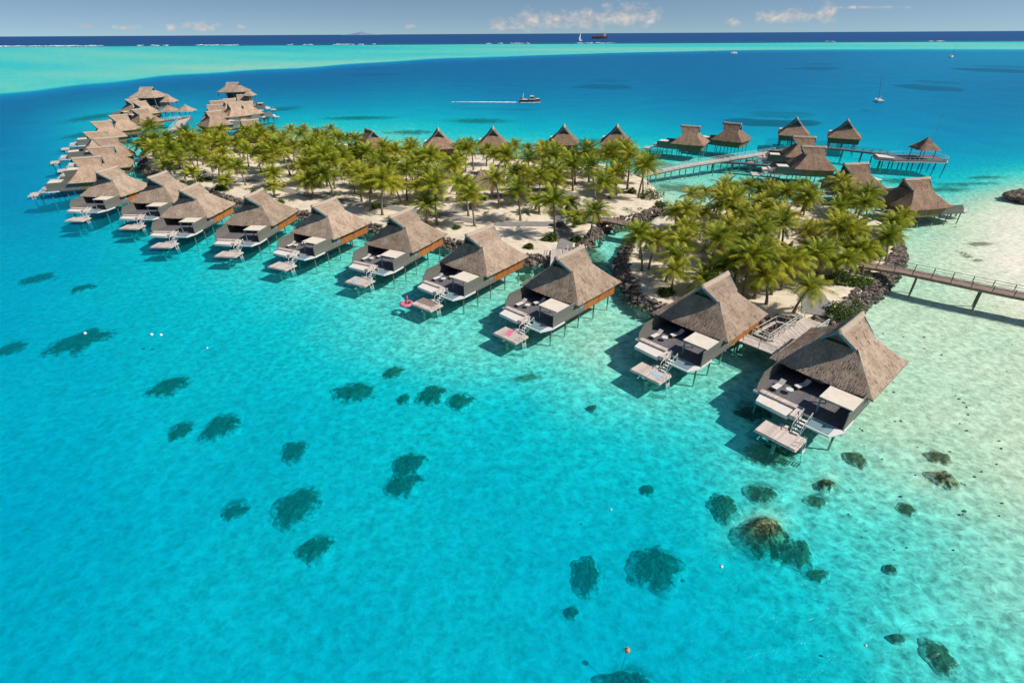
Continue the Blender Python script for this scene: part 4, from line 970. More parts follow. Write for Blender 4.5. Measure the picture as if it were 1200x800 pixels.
# ------------------------------------------------------------------ boardwalks and bridges
def walkway(name, label, pts, width, mat, pile_gap=6, rail=True, piles=True, cat='boardwalk', thick=.22, post_gap=2.5, railmat='white', group=None, bed=-4.2, sides=(1, -1), rail_h=1.0):
    """pts: list of world Vectors along the deck's centre line (z = deck top)"""
    t = thing(name, label, cat, group, (pts[0].x, pts[0].y, 0)); o0 = Vector((pts[0].x, pts[0].y, 0))
    dk = MB(); bmn = MB(); rl = MB(); pl = MB(); L_ = 0; S = []
    for i in range(len(pts)):
        d = pts[min(i + 1, len(pts) - 1)] - pts[max(i - 1, 0)]; d.z = 0; d.normalize(); S.append(Vector((-d.y, d.x, 0)) * width / 2)
    def strip_box(mb, lo, hi, z0, z1):
        base = len(mb.v)
        for p, s in zip(pts, S):
            q = p - o0; sn = s.normalized()
            for lat, z in ((lo, z0), (hi, z0), (hi, z1), (lo, z1)): r_ = q + sn * lat; mb.v.append((r_.x, r_.y, q.z + z))
        n = len(pts)
        for i in range(n - 1):
            for j in range(4):
                a = base + i * 4 + j; b = base + i * 4 + (j + 1) % 4; mb.f.append((a, a + 4, b + 4, b)[::-1]); mb.uv.append([(0, 0)] * 4)
        mb.f.append((base, base + 1, base + 2, base + 3)); mb.uv.append([(0, 0)] * 4); e = base + 4 * (n - 1); mb.f.append((e + 3, e + 2, e + 1, e)); mb.uv.append([(0, 0)] * 4)
    w = width / 2
    strip_box(dk, -w, w, -thick * .5, 0); part('deck', dk, mat, t)
    strip_box(bmn, -w + .15, -w + .4, -thick * .5 - .38, -thick * .5 - .005); strip_box(bmn, w - .4, w - .15, -thick * .5 - .38, -thick * .5 - .005); part('beam', bmn, 'pile' if mat != 'bridge_wood' else 'bridge_wood', t)
    acc = 0; nextp = 0; nextr = 0; tops = {1: [], -1: []}
    for i in range(len(pts) - 1):
        a, b = pts[i] - o0, pts[i + 1] - o0; l = (b - a).length
        while nextr <= acc + l + 1e-6:
            f = (nextr - acc) / l; p = a.lerp(b, f); s = S[i].lerp(S[i + 1], f).normalized()
            for sg in sides:
                q = p + s * sg * (w - .06); tops[sg].append(q)
            nextr += post_gap
        while piles and nextp <= acc + l + 1e-6:
            f = (nextp - acc) / l; p = a.lerp(b, f); s = S[i].lerp(S[i + 1], f).normalized()
            for sg in (1, -1):
                q = p + s * sg * (w - .28); part('pile', MB().tube([(q.x, q.y, bed), (q.x, q.y, q.z - thick * .5 - .39)], .15, 8), 'pile', t)
            nextp += pile_gap
        acc += l
    if rail:
        for sg in sides:
            rl = MB()
            for q in tops[sg]: rl.beam(q + Vector((0, 0, .002)), q + Vector((0, 0, rail_h)), .09, .09)
            for q, r_ in zip(tops[sg], tops[sg][1:]):
                for h in (rail_h, rail_h * .55): rl.beam(q + Vector((0, 0, h)), r_ + Vector((0, 0, h)), .05 if h < rail_h else .08, .05)
            part('railing', rl, railmat, t)
    return t
def W(px, py, z): return at(px, py, z)
def curve(cp, n=8):
    out = []
    for i in range(len(cp) - 1):
        p0, p1, p2, p3 = cp[max(i - 1, 0)], cp[i], cp[i + 1], cp[min(i + 2, len(cp) - 1)]
        for k in range(n):
            t = k / n; out.append(.5 * ((2 * p1) + (p2 - p0) * t + (2 * p0 - 5 * p1 + 4 * p2 - p3) * t * t + (3 * p1 - p0 - 3 * p2 + p3) * t ** 3))
    out.append(cp[-1]); return out
walkway('boardwalk', 'long pale boardwalk ramp crossing the lagoon right of the long island palms', curve([W(748, 206, 1.6), W(800, 195, 2.4), W(850, 187, 2.6), W(915, 177, 2.6)]), 3.0, 'walk_wood', 6)
walkway('boardwalk', 'grey boardwalk from the dark villas to the thatched pavilion at its right end', curve([W(915, 176, 2.6), W(966, 173, 2.6), W(1010, 177, 2.6), W(1050, 181.5, 2.6)]), 2.6, 'deck_grey', 6, railmat='grey_wood')
walkway('boardwalk', 'lower grey boardwalk parallel below the pale ramp, ending under the brown villas', curve([W(836, 189, 1.9), W(870, 190.5, 1.9), W(930, 196, 1.9)]), 2.2, 'deck_grey', 6, railmat='grey_wood')
walkway('footbridge', 'long brown footbridge leaving the round islet towards the right edge', [W(1008, 309, 2.6), W(1060, 317, 3.0), W(1110, 327.5, 3.1), W(1160, 338, 3.1), W(1215, 349, 3.1), W(1330, 374, 3.1)], 2.7, 'bridge_wood', 8.5, cat='bridge', railmat='grey_wood', post_gap=2.6)
walkway('arched_bridge', 'short arched brown bridge over the channel between the two islands', curve([W(692, 257, 1.7), W(712, 257, 2.3), W(733, 261, 2.5), W(752, 266, 2.2), W(768, 271, 1.7)], 5), 3.0, 'bridge_wood', 60, cat='bridge', piles=False, railmat='bridge_wood', rail_h=.8)
walkway('dock', 'pale wooden dock between the long island path and the third near villa', [W(656, 292, 1.6), W(655.5, 300, 1.75), W(655, 312, 1.9)], 3.2, 'walk_wood', 5, cat='dock')
walkway('boardwalk', 'pinkish white boardwalk ramp between the two nearest villas and the round islet', [W(956, 376, 1.6), W(936, 389, 1.8), W(910, 407, 1.8)], 3.4, 'walk_wood', 6, post_gap=1.6)
walkway('boardwalk', 'short landing boardwalk behind the second near villa', [W(913, 411.5, 1.795), W(895, 404.5, 1.795), W(868, 394, 1.795)], 2.6, 'walk_wood', 5, post_gap=2.2)
walkway('boardwalk', 'pale ramp rising to the open hall of the far left cluster', [W(204, 153, 1.6), W(211, 145, 2.3), W(219, 137, 3.0)], 4.2, 'walk_wood', 8, post_gap=4)
walkway('boardwalk', 'long grey boardwalk in front of the open hall', [W(186, 142, 3.0), W(205, 140, 3.0), W(222, 137, 3.005)], 4.0, 'deck_grey', 8, post_gap=3)
walkway('boardwalk', 'grey boardwalk linking the far cluster above the palms', [W(240, 148, 2.5), W(262, 146, 2.5), W(285, 143, 2.5)], 3.0, 'deck_grey', 8, post_gap=4)
# dark rock-filled well framed by a rail beside the ramp
def loop_frame():
    pts = [W(884, 391, 1.85), W(905, 400, 1.85), W(931, 382, 1.85), W(909, 377, 1.85)]
    o0 = pts[0].copy(); o0.z = 0; t = thing('railed_rock_well', 'dark rock-filled opening framed by a pale rail beside the ramp', 'rock well', None, tuple(o0))
    rl = MB()
    for a, b in zip(pts, pts[1:] + pts[:1]):
        a, b = a - o0, b - o0; rl.beam(a, b, .45, .16)
        m = max(2, int((b - a).length / 1.6))
        for k in range(m): q = a.lerp(b, k / m); rl.beam(q + Vector((0, 0, .08)), q + Vector((0, 0, .95)), .08, .08)
        rl.beam(a + Vector((0, 0, .95)), b + Vector((0, 0, .95)), .09, .07)
    part('rail_frame', rl, 'walk_wood', t)
    mb = MB(); rnd = random.Random(5)
    for k in range(90):
        u, v = rnd.random(), rnd.random(); p = (pts[0].lerp(pts[3], u)).lerp(pts[1].lerp(pts[2], u), v) - o0; s = rnd.uniform(.4, .8)
        mb.blob((p.x, p.y, rnd.uniform(-.2, .6)), (s, s, s * .7), .35, 1, k, 1.3)
    tag(part('rock_fill', mb, 'rock', t), kind='stuff')
    for p in pts: q = p - o0; part('pile', MB().tube([(q.x, q.y, -4), (q.x, q.y, 1.76)], .14, 7), 'pile', t)
loop_frame()
def fence_line(px, label):
    pass

# ------------------------------------------------------------------ pavilion, halls and huts
def hut(px, py, zbase, rw, ze, zr, label, deck=True, name='thatched_hut', cat='hut', n=4, rot=0, group=None, pole=False, postr=.12):
    p = at(px, py, zbase); t = thing(name, label, cat, group, (p.x, p.y, 0), R(rot)); rnd = random.Random(int(px))
    mb = MB(); K = 9; C = 12 * n // 4 if n > 4 else 24
    for i in range(K + 1):
        h = i / K; r_ = rw * prof(h) + .05
        for j in range(C):
            a = 2 * math.pi * j / C; sq = 1.0
            if n == 4: sq = 1 / max(abs(math.cos(a)), abs(math.sin(a))) * .88
            w = mnoise.noise(Vector((math.cos(a) * 2, math.sin(a) * 2, h * 4 + px))) * .08
            mb.v.append(((r_ * sq + w) * math.cos(a), (r_ * sq + w) * math.sin(a), ze + (zr - ze) * h + w - (.15 if i == 0 else 0) * abs(math.sin(a * 7))))
    for i in range(K):
        for j in range(C): mb.f.append((i * C + j, i * C + (j + 1) % C, (i + 1) * C + (j + 1) % C, (i + 1) * C + j)); mb.uv.append([(j * .9, i), (j * .9 + .9, i), (j * .9 + .9, i + 1), (j * .9, i + 1)])
    i = len(mb.v); mb.v += [(rw * .85 * math.cos(2 * math.pi * j / C), rw * .85 * math.sin(2 * math.pi * j / C), ze - .1) for j in range(C)]; mb.f.append(tuple(i + C - 1 - j for j in range(C))); mb.uv.append([(0, 0)] * C)
    part('roof', mb, 'thatch', t, True)
    part('finial', MB().tube([(0, 0, zr - .2), (0, 0, zr + .45)], .12, 6), 'ridge', t)
    q = rw * .62
    for sx in (1, -1):
        for sy in (1, -1): part('post', MB().tube([(sx * q, sy * q, zbase), (sx * q, sy * q, ze + .1)], postr, 7), 'pile', t)
    if pole:
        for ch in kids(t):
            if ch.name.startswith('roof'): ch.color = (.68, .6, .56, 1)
    if pole: part('flagpole', MB().tube([(q * .3, -q * .6, zr - 2), (q * .35, -q * .6, zr + 7)], .05, 5), 'grey_wood', t)
    return t
hut(1079, 185, 2.6, 3.7, 5.5, 8.9, 'small thatched pavilion at the right end of the boardwalk, thin flagpole on top', pole=True, name='pavilion', cat='pavilion')
pv = at(1075, 184.5, 2.6)
t = thing('pavilion_deck', 'white edged deck on many stilts under the small pavilion', 'deck', None, (pv.x, pv.y, 0), R(-8))
part('deck', MB().prism([(-14, -3.5), (-9, -5.5), (6, -5.5), (7.5, -3), (7.5, 4.5), (-2, 5), (-12, 3.5)], 2.3, 2.59), 'deck_grey', t)
part('rim', MB().prism([(-14.1, -3.55), (-9, -5.7), (6.1, -5.7), (7.7, -3), (7.7, 4.7), (-2, 5.2), (-12, 3.7)], 2.0, 2.295), 'white', t)
rl = MB()
for a, b in (((-2, 5), (7.5, 4.5)), ((7.5, 4.5), (7.5, -3)), ((7.5, -3), (6, -5.4)), ((6, -5.4), (-9, -5.4)), ((-12, 3.5), (-2, 5))):
    a, b = Vector((*a, 2.6)), Vector((*b, 2.6)); m = int((b - a).length / 1.5) + 1
    for k in range(m + 1): q = a.lerp(b, k / m); rl.beam(q, q + Vector((0, 0, .9)), .08, .08)
    rl.beam(a + Vector((0, 0, .92)), b + Vector((0, 0, .92)), .1, .06)
part('railing', rl, 'white', t)
part('canvas_bench', MB().prism([(-13, -2.6), (-9, -4.5), (-8.4, -3.2), (-9.5, .5), (-12, 2.4)], 2.6, 3.0), 'cushion', t)
for x in (-12, -9, -6, -3, 0, 3, 6):
    for y in (-4.6, 3.4): part('pile', MB().tube([(x, y, -5), (x + (.6 if x > 2 else -.2), y, 1.998)], .18, 7), 'pile', t)
hut(565, 232, 1.3, 4.2, 4.3, 8.6, 'round thatched hut standing among the palms of the long island', name='garden_hut')
hut(221, 137, 3.0, 4.0, 5.8, 8.6, 'small thatched umbrella-shaped hut at the top of the pale ramp', name='thatched_hut')

def hall(px, py, label, az, tower=True):
    """two-tier open hall: floor on stilts, dark open storey under a broad thatch roof"""
    p = at(px, py, 0); t = thing('open_hall', label, 'hall', None, (p.x, p.y, 0), R(az))
    rf, rc, trm, gw = roof_meshes(7.6, 7.2, 8.6, 13.4, 3.4, -3.4, seed=int(px), gf=3.2, gb=-3.2, hg=.7)
    r = part('roof', rf, 'thatch', t, True); part('ridge_cap', rc, 'ridge', r, True)
    for q_ in trm: part('gable_trim', q_, 'teal_trim', r)
    for q_ in gw: part('gable_wall', q_, 'pile', r)
    part('floor', MB().box(-7.5, 7.5, -7, 7, 3.2, 3.6), 'deck_grey', t)
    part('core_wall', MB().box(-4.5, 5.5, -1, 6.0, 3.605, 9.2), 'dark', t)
    part('back_wall', MB().box(-6.9, 6.9, 6.01, 6.2, 3.605, 9.1), 'orange_wood', t)
    for x in (-6.8, -2.3, 2.3, 6.8):
        part('post', MB().tube([(x, -6.6, 3.6), (x, -6.6, 9.2)], .22, 8), 'grey_wood', t)
        for y in (-6.2, 0, 6.2): part('stilt', MB().tube([(x, y, -6), (x, y, 3.2)], .25, 8), 'pile', t)
    rl = MB()
    for k in range(11): rl.box(-7.4 + k * 1.48 - .05, -7.4 + k * 1.48 + .05, -7.0, -6.9, 3.605, 4.6)
    rl.box(-7.5, 7.5, -7.02, -6.88, 4.602, 4.7); rl.box(-7.5, 7.5, -7.0, -6.93, 4.0, 4.08); part('balcony_rail', rl, 'white', t)
    return t
hall(181, 133, 'big open hall with a high thatched roof at the tip of the far left cluster', 0)
hut(203, 133.5, 3.6, 3.6, 9.4, 12.6, 'small pointed thatched turret right of the open hall, upper roof', name='thatched_turret', postr=.2)
hut(200.5, 136.5, 3.3, 4.4, 5.9, 8.4, 'low thatched porch roof under the pointed turret', name='thatched_porch')
hall(279, 125, 'second open hall with a high thatched roof at the top of the far middle cluster', 0)
hut(295.5, 124, 3.6, 3.4, 9.0, 11.8, 'small pointed thatched turret right of the second open hall', name='thatched_turret', postr=.2)

# ------------------------------------------------------------------ coral heads under the water
def mound_mesh(ax, ay, hh, i, big, mat, c=None):
    NR, NA = (24, 84) if big else (12, 44)
    V, Fc, rim = [], [], []
    for r_ in range(NR + 1):
        for j in range(NA):
            a = 2 * math.pi * j / NA; ca, sa = math.cos(a), math.sin(a)
            edge = 1 + .42 * mnoise.noise(Vector((ca * 1.2, sa * 1.2, i * 3.3))) + .10 * mnoise.noise(Vector((ca * 4, sa * 4, i * 5.1)))
            q = r_ / NR * edge; x, y = ax * q * ca, ay * q * sa; f = max(0, 1 - (r_ / NR / .84) ** 2.4)
            n_ = mnoise.noise(Vector((x * .9, y * .9, i * 2.0))) + .7 * abs(mnoise.noise(Vector((x * 2.2, y * 2.2, i * 4.0)))) + .45 * mnoise.noise(Vector((x * 5, y * 5, i)))
            V.append((x, y, -.12 + .125 * min(1, f * 6) + hh * f * (.62 + .42 * n_))); rim.append(r_ / NR)
    for r_ in range(NR):
        for j in range(NA):
            j2 = (j + 1) % NA; Fc.append((r_ * NA + j, (r_ + 1) * NA + j, (r_ + 1) * NA + j2, r_ * NA + j2))
    if c is not None:
        va = np.array(V); a_, b_ = to_px(va[:, 0] + c.x, va[:, 1] + c.y, np.zeros(len(va))); va[:, 2] += -np.interp(depth_class(a_, b_), [q[0] for q in CT], [q[3] for q in CT]) - bed_z(c.x, c.y)
        V = [tuple(q) for q in va]
    me = bpy.data.meshes.new('coral_mound'); me.from_pydata(V, [], Fc); me.attributes.new('rim', 'FLOAT', 'POINT').data.foreach_set('value', rim)
    me.materials.append(mat); me.polygons.foreach_set('use_smooth', [True] * len(Fc)); me.update(); return me
for i, (px, py, rx, ry, top, dz, lab) in enumerate(CORAL):
    rnd = random.Random(i); c = at(px, py, -dz * .8); k = at(px + rx, py, -dz * .8); k2 = at(px, py + ry, -dz * .8); ax = (k - c).length; ay = (k2 - c).length
    bz = bed_z(c.x, c.y); t = thing('coral_head', lab, 'coral', 'coral heads on the lagoon bed', (c.x, c.y, bz)); mb = MB()
    topz = min(-.22, max(-dz, bz + .3)); hh = max(.3, min(1.6 if not top else 9, topz - bz))
    mound = mound_mesh(ax * 1.45, max(ay, ax * .55) * 1.45, hh, i, rx > 14, M['coral_top' if top else 'coral'], c)
    link('coral_mound', mound, t)
rnd = random.Random(44)
mb = MB()
for k in range(90):
    px = rnd.uniform(1000, 1200); py = rnd.uniform(380, 640)
    if rnd.random() > math.exp(-abs(py - 480) / 140): continue
    c = at(px, py, 0); s = rnd.uniform(.06, .16); mb.blob((c.x, c.y, bed_z(c.x, c.y) + .02), (s * rnd.uniform(.8, 1.8), s, .12), .4, 1, k, 1.5)
tag(part('coral_rubble', mb, 'coral', None), 'small bits of brown coral rubble scattered on the pale sand', 'rubble', kind='stuff')
# far reef patches
for i, (px, py, rx, ry, lab) in enumerate([(915,133,48,3.2,'long brown submerged reef patch in the deep blue lagoon left of the sailing yacht'),(1100,96,28,2.0,'brown submerged reef patch up right of the sailing yacht'),(1180,78,30,1.6,'dark submerged reef patch near the right edge'),
        (715,94,30,1.8,'dark submerged reef patch beyond the motorboat'),(440,80,26,1.0,'thin dark reef streak along the edge of the far sand flat'),(960,75,24,1.0,'small dark reef streak beyond the yacht')]):
    c = at(px, py, -.3); ax = (at(px + rx, py, -.3) - c).length; ay = (at(px, py + ry, -.3) - c).length
    t = thing('reef_patch', lab, 'reef patch', 'far reef patches', (c.x, c.y, -.9)); link('reef_top', mound_mesh(ax * 1.2, ay * 1.6, .5, i + 60, True, M['reef']), t)
# rocky point at the right edge
p = at(1212, 233, 0); t = thing('rocky_point', 'dark low rocky point jutting in from the right edge', 'rocks', None, (p.x, p.y, 0)); mb = MB(); rnd = random.Random(12)
for k in range(150):
    a = rnd.random() * 6.28; q = math.sqrt(rnd.random()); s = rnd.uniform(.6, 1.5); mb.blob((6 * q * math.cos(a), 5.5 * q * math.sin(a), .2 + 1.2 * (1 - q)), (s, s, s * .7), .35, 1, k, 1.3)
part('boulders', mb, 'rock', t)

# ------------------------------------------------------------------ boats, surf, buoys
def hull(mb, L_, B, H, z0=0, n=12):
    """boat hull, bow towards +X"""
    base = len(mb.v)
    for i in range(n + 1):
        t = i / n; x = -L_ / 2 + L_ * t; w = B / 2 * (1 - max(0, (t - .45) / .55) ** 2.2) + .02; sh = H * (1 + .35 * t ** 2)
        for y, z in ((-w, sh), (-w * .86, .1 * H), (0, -.4 * H), (w * .86, .1 * H), (w, sh)): mb.v.append((x, y, z0 + z))
    for i in range(n):
        for j in range(4): a = base + i * 5 + j; mb.f.append((a, a + 1, a + 6, a + 5)); mb.uv.append([(0, 0)] * 4)
        a = base + i * 5; mb.f.append((a, a + 5, a + 9, a + 4)); mb.uv.append([(0, 0)] * 4)
    mb.f.append(tuple(base + j for j in range(5))[::-1]); mb.uv.append([(0, 0)] * 5); return mb
def motorboat():
    p = at(621, 120, 0); t = thing('motorboat', 'dark motorboat with a white cabin heading right, white wake behind it', 'boat', None, (p.x, p.y, 0), R(-2))
    part('hull', hull(MB(), 13.5, 4.0, 1.7), 'navy_hull', t)
    part('rub_rail', MB().box(-6.6, 3.8, -2.06, 2.06, 1.62, 1.8), 'white', t)
    cb = part('cabin', MB().hexa([(-.2, -1.6, 1.75), (3.4, -1.3, 1.85), (3.4, 1.3, 1.85), (-.2, 1.6, 1.75), (.1, -1.5, 3.9), (2.4, -1.2, 3.7), (2.4, 1.2, 3.7), (.1, 1.5, 3.9)]), 'white', t)
    part('window', MB().hexa([(.1, -1.66, 2.6), (3.0, -1.45, 2.6), (3.0, 1.45, 2.6), (.1, 1.66, 2.6), (.2, -1.6, 3.3), (2.85, -1.35, 3.3), (2.85, 1.35, 3.3), (.2, 1.6, 3.3)]), 'dark', cb)
    part('bow_deck', MB().prism([(3.9, -1.6), (6.3, -.5), (6.3, .5), (3.9, 1.6)], 2.0, 2.25), 'white', t)
    part('radar_arch', MB().beam((-4.6, -1.7, 1.8), (-4.2, -1.5, 4.6), .25, .3).beam((-4.6, 1.7, 1.8), (-4.2, 1.5, 4.6), .25, .3).beam((-4.2, -1.6, 4.6), (-4.2, 1.6, 4.6), .3, .3).beam((-4.2, 0, 4.6), (-4.4, 0, 6.2), .1, .1), 'white', t)
    part('aft_box', MB().box(-6.2, -4.9, -1.6, 1.6, 1.81, 2.9), 'orange_wood', t)
    wk = MB(); rnd = random.Random(2); N_ = 70
    for sgn in (0,):
        for i in range(N_):
            t0 = i / N_; x = p.x - 6.2 - t0 * 46; w = (1.5 + 1.2 * t0) * (1 - .55 * t0); yc = p.y - .03 * (x - p.x) + t0 * 3.2
            for k in range(4):
                if rnd.random() < t0 ** 2 * .9: continue
                wk.blob((x + rnd.uniform(-.6, .6), yc + rnd.uniform(-w, w), .03), (.9, .55 * (1 - .4 * t0), .16 * (1 - .6 * t0)), .4, 1, i * 5 + k)
    for k in range(60): wk.blob((p.x - 6 + k * .21, p.y - 2.15 + rnd.uniform(-.25, .15) + max(0, k - 38) * .075, .05), (.5, .3, .18), .4, 1, k)
    tag(part('boat_wake', wk, 'foam', None), 'white foamy wake trailing left behind the motorboat', 'wake', kind='stuff')
motorboat()
def yacht(px, py, L_, mast, label, az, sail=False, name='sailing_yacht', lean=3):
    p = at(px, py, 0); t = thing(name, label, 'boat', None, (p.x, p.y, 0), R(az))
    part('hull', hull(MB(), L_, L_ * .3, L_ * .11), 'white', t)
    part('cabin', MB().hexa([(-L_ * .15, -L_ * .08, L_ * .12), (L_ * .18, -L_ * .06, L_ * .13), (L_ * .18, L_ * .06, L_ * .13), (-L_ * .15, L_ * .08, L_ * .12), (-L_ * .12, -L_ * .06, L_ * .19), (L_ * .1, -L_ * .05, L_ * .18), (L_ * .1, L_ * .05, L_ * .18), (-L_ * .12, L_ * .06, L_ * .19)]), 'white', t)
    if mast:
        part('mast', MB().tube([(0, 0, L_ * .1), (0, -mast * math.sin(R(lean)), mast)], .13, 6), 'grey_wood', t)
        part('boom', MB().tube([(0, 0, L_ * .3), (-L_ * .38, 0, L_ * .28)], .16, 6), 'canvas', t)
    if sail:
        part('sail', MB().prism([(.3, -.1), (-L_ * .42, -.1), (-L_ * .42, .1), (.3, .1)], L_ * .2, L_ * .22).hexa([(.2, -.1, L_ * .22), (-L_ * .42, -.1, L_ * .22), (-L_ * .42, .1, L_ * .22), (.2, .1, L_ * .22), (.1, -.08, mast * .95), (-.5, -.08, mast * .95), (-.5, .08, mast * .95), (.1, .08, mast * .95)]), 'white', t)
    return t
yacht(1029, 119.5, 11, 15, 'white anchored yacht with a bare mast on deep blue water at right', 75, lean=-10)
yacht(1114.5, 67.5, 16, 18, 'tiny white yacht near the far sand flat at upper right', 40)
yacht(859.5, 63, 18, 0, 'tiny white boat on the far sand flat, right of the middle', 20, name='small_boat')
yacht(836, 61.5, 12, 0, 'tiniest white boat on the far sand flat, left of another', 160, name='small_boat')
yacht(680, 48.2, 34, 44, 'distant white sailing ship against the dark ocean, left of the freighter', 50, sail=True)
p = at(703, 45.5, 0); t = thing('freighter', 'distant dark red freighter on the horizon', 'ship', None, (p.x, p.y, 0), R(0))
s = p.y * .00155 / 1.0
L_ = 19 * p.y / 700
part('hull', hull(MB(), L_, L_ * .16, L_ * .10), 'red_hull', t)
part('bridge_house', MB().box(L_ * .22, L_ * .34, -L_ * .06, L_ * .06, L_ * .12, L_ * .30), 'white', t)
part('cargo', MB().box(-L_ * .42, -L_ * .2, -L_ * .05, L_ * .05, L_ * .101, L_ * .19).box(-L_ * .17, L_ * .02, -L_ * .05, L_ * .05, L_ * .101, L_ * .22).box(L_ * .05, L_ * .18, -L_ * .05, L_ * .05, L_ * .101, L_ * .17), 'bridge_wood', t)
# surf on the barrier reef
sf = MB(); rnd = random.Random(9)
for x in np.arange(-60, 1260, .9):
    base = horizon_y(x) + 11.6; d = 1.0 + (1.2 if x < 450 else .4)
    v = mnoise.noise(Vector((x * .018, 2.2, 0))) + .5 * mnoise.noise(Vector((x * .09, 7, 0)))
    if v < .12 - (.42 if x < 110 else 0) + (.2 if x > 500 else 0) or rnd.random() < .3: continue
    for k in range(2):
        p = at(x + rnd.uniform(-1, 1), base + rnd.uniform(-.5, .6), 0); sc = p.y / 700
        sf.blob((p.x, p.y, .3), (1.3 * sc * rnd.uniform(.6, 1.5), 9, .22 * sc * rnd.uniform(.1, 1.0)), .3, 1, int(x * 10 + k) % 977)
tag(part('reef_surf', sf, 'foam', None), 'thin broken line of white surf on the distant barrier reef', 'surf', kind='stuff')
# far island on the horizon
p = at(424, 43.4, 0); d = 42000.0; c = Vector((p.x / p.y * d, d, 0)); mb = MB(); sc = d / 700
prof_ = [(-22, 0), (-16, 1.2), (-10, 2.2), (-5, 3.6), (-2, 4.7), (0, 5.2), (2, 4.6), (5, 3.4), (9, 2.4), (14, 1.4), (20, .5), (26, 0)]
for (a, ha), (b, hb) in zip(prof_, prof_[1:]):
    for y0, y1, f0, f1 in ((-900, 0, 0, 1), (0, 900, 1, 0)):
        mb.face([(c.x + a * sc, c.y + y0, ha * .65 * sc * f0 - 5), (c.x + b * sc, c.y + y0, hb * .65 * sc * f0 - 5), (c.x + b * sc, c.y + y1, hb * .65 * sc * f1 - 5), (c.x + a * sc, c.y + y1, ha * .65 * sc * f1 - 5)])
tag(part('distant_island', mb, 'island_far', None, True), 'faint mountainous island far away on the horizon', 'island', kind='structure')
# buoys
def buoy(px, py, r, label, mat='white', rope=False):
    p = at(px, py, 0); t = thing('buoy', label, 'buoy', None, (p.x, p.y, 0)); part('float_ball', MB().blob((0, 0, r * .4), (r, r, r), 0, 2), mat, t, True)
    part('eyelet', MB().tube([(0, 0, r * 1.3), (0, 0, r * 1.75)], r * .2, 6), 'rope', t)
    if rope: part('anchor_rope', MB().tube([(0, 0, -.1), (-.7, -1.0, bed_z(p.x, p.y) + .3)], .02, 5), 'rope', t)
for px, py, r, l in ((100, 391, .22, 'white buoy floating over the wide coral patch at left'), (178, 392.5, .22, 'left one of two white buoys close together'), (189, 393, .22, 'right one of two white buoys close together'),
                     (845, 664, .16, 'small white buoy right of the big round dark coral'), (243, 408, .14, 'tiny white buoy right below the two paired buoys'), (716, 597, .10, 'tiny white float in open water left of the golden coral'), (1014, 756, .11, 'tiny white float near the lower right corner')):
    buoy(px, py, r, l)
buoy(735, 762, .2, 'orange buoy above the coral at the bottom edge, on its anchor rope', 'orange', True)

# ------------------------------------------------------------------ small furniture and people
def lounger():
    t = thing('sun_lounger', 'x', 'sun lounger')
    fr = MB().box(-1.0, 1.0, -.34, .34, .28, .34)
    for x in (-.85, .85):
        for y in (-.28, .28): part('leg', MB().box(x - .035, x + .035, y - .035, y + .035, 0, .279), 'grey_wood', t)
    part('frame', fr, 'grey_wood', t); part('mattress', MB().box(-.95, .35, -.31, .31, .345, .44), 'cushion', t)
    part('backrest', MB().hexa([(.36, -.31, .345), (.42, -.31, .43), (.42, .31, .43), (.36, .31, .345), (1.0, -.31, .78), (.95, -.31, .88), (.95, .31, .88), (1.0, .31, .78)][:4] + [(1.02, -.31, .76), (.96, -.31, .86), (.96, .31, .86), (1.02, .31, .76)]), 'cushion', t)
    return t
def low_table():
    t = thing('side_table', 'x', 'table'); part('table_top', MB().tube([(0, 0, .5), (0, 0, .56)], .42, 16), 'white', t); part('leg', MB().tube([(0, 0, 0), (0, 0, .499)], .07, 8), 'white', t); return t
lg, tb = lounger(), low_table(); fl = fm_ = True; KIDS.clear()
VN = ['nearest', 'second', 'third', 'fourth', 'fifth', 'sixth']
for i in range(6):
    v = near[i]; Mz = Matrix.Translation(v.location) @ Matrix.Rotation(v.rotation_euler[2], 4, 'Z')
    for j, (x, y, a) in enumerate(((8.6, -3.0, 175), (6.4, -1.2, 160))):
        o = lg if fl else copy_tree(lg); fl = False; q = Mz @ Vector((x, y, 2.041)); o.location = q; o.rotation_euler = (0, 0, v.rotation_euler[2] + R(a))
        o['label'] = 'sun lounger %s on the terrace of the %s near villa%s' % (('near the bench', 'nearer the house')[j], VN[i], '' if i == 0 else ' from the right'); o['group'] = 'sun loungers on the terraces'
    o = tb if fm_ else copy_tree(tb); fm_ = False; o.location = Mz @ Vector((8.6, -1.7, 2.041)); o['label'] = 'round white side table on the terrace of the %s near villa%s' % (VN[i], '' if i == 0 else ' from the right'); o['group'] = 'round terrace tables'
for vi, x, y, rz, c, l in ((2, 14.7, .2, 20, 'pink', 'red pink towel spread on the swim platform of the third near villa'), (1, 14.9, 1.4, 75, 'curtain', 'pale blue towel on the swim platform of the second near villa'),
                          (0, 12.2, -1.9, 4, 'canvas', 'cream towel on the white sunbed of the nearest villa'), (4, 15.0, -.3, 60, 'curtain', 'pale blue towel on the platform of the fifth near villa')):
    v = near[vi]; Mz = Matrix.Translation(v.location) @ Matrix.Rotation(v.rotation_euler[2], 4, 'Z'); q = Mz @ Vector((x, y, 2.165 if x < 13 else .955)); mb = MB(); nx_, ny_ = 10, 6
    for a in range(nx_):
        for b in range(ny_):
            P4 = [((a + i) / nx_ * 1.7 - .85, (b + j) / ny_ * .8 - .4) for i, j in ((0, 0), (1, 0), (1, 1), (0, 1))]; mb.face([(p_[0], p_[1], .012 + .02 * abs(mnoise.noise(Vector((p_[0] * 3, p_[1] * 3, vi))))) for p_ in P4])
    o = tag(part('towel', mb, c, None, True), l, 'towel'); o.location = q; o.rotation_euler = (0, 0, v.rotation_euler[2] + R(rz))
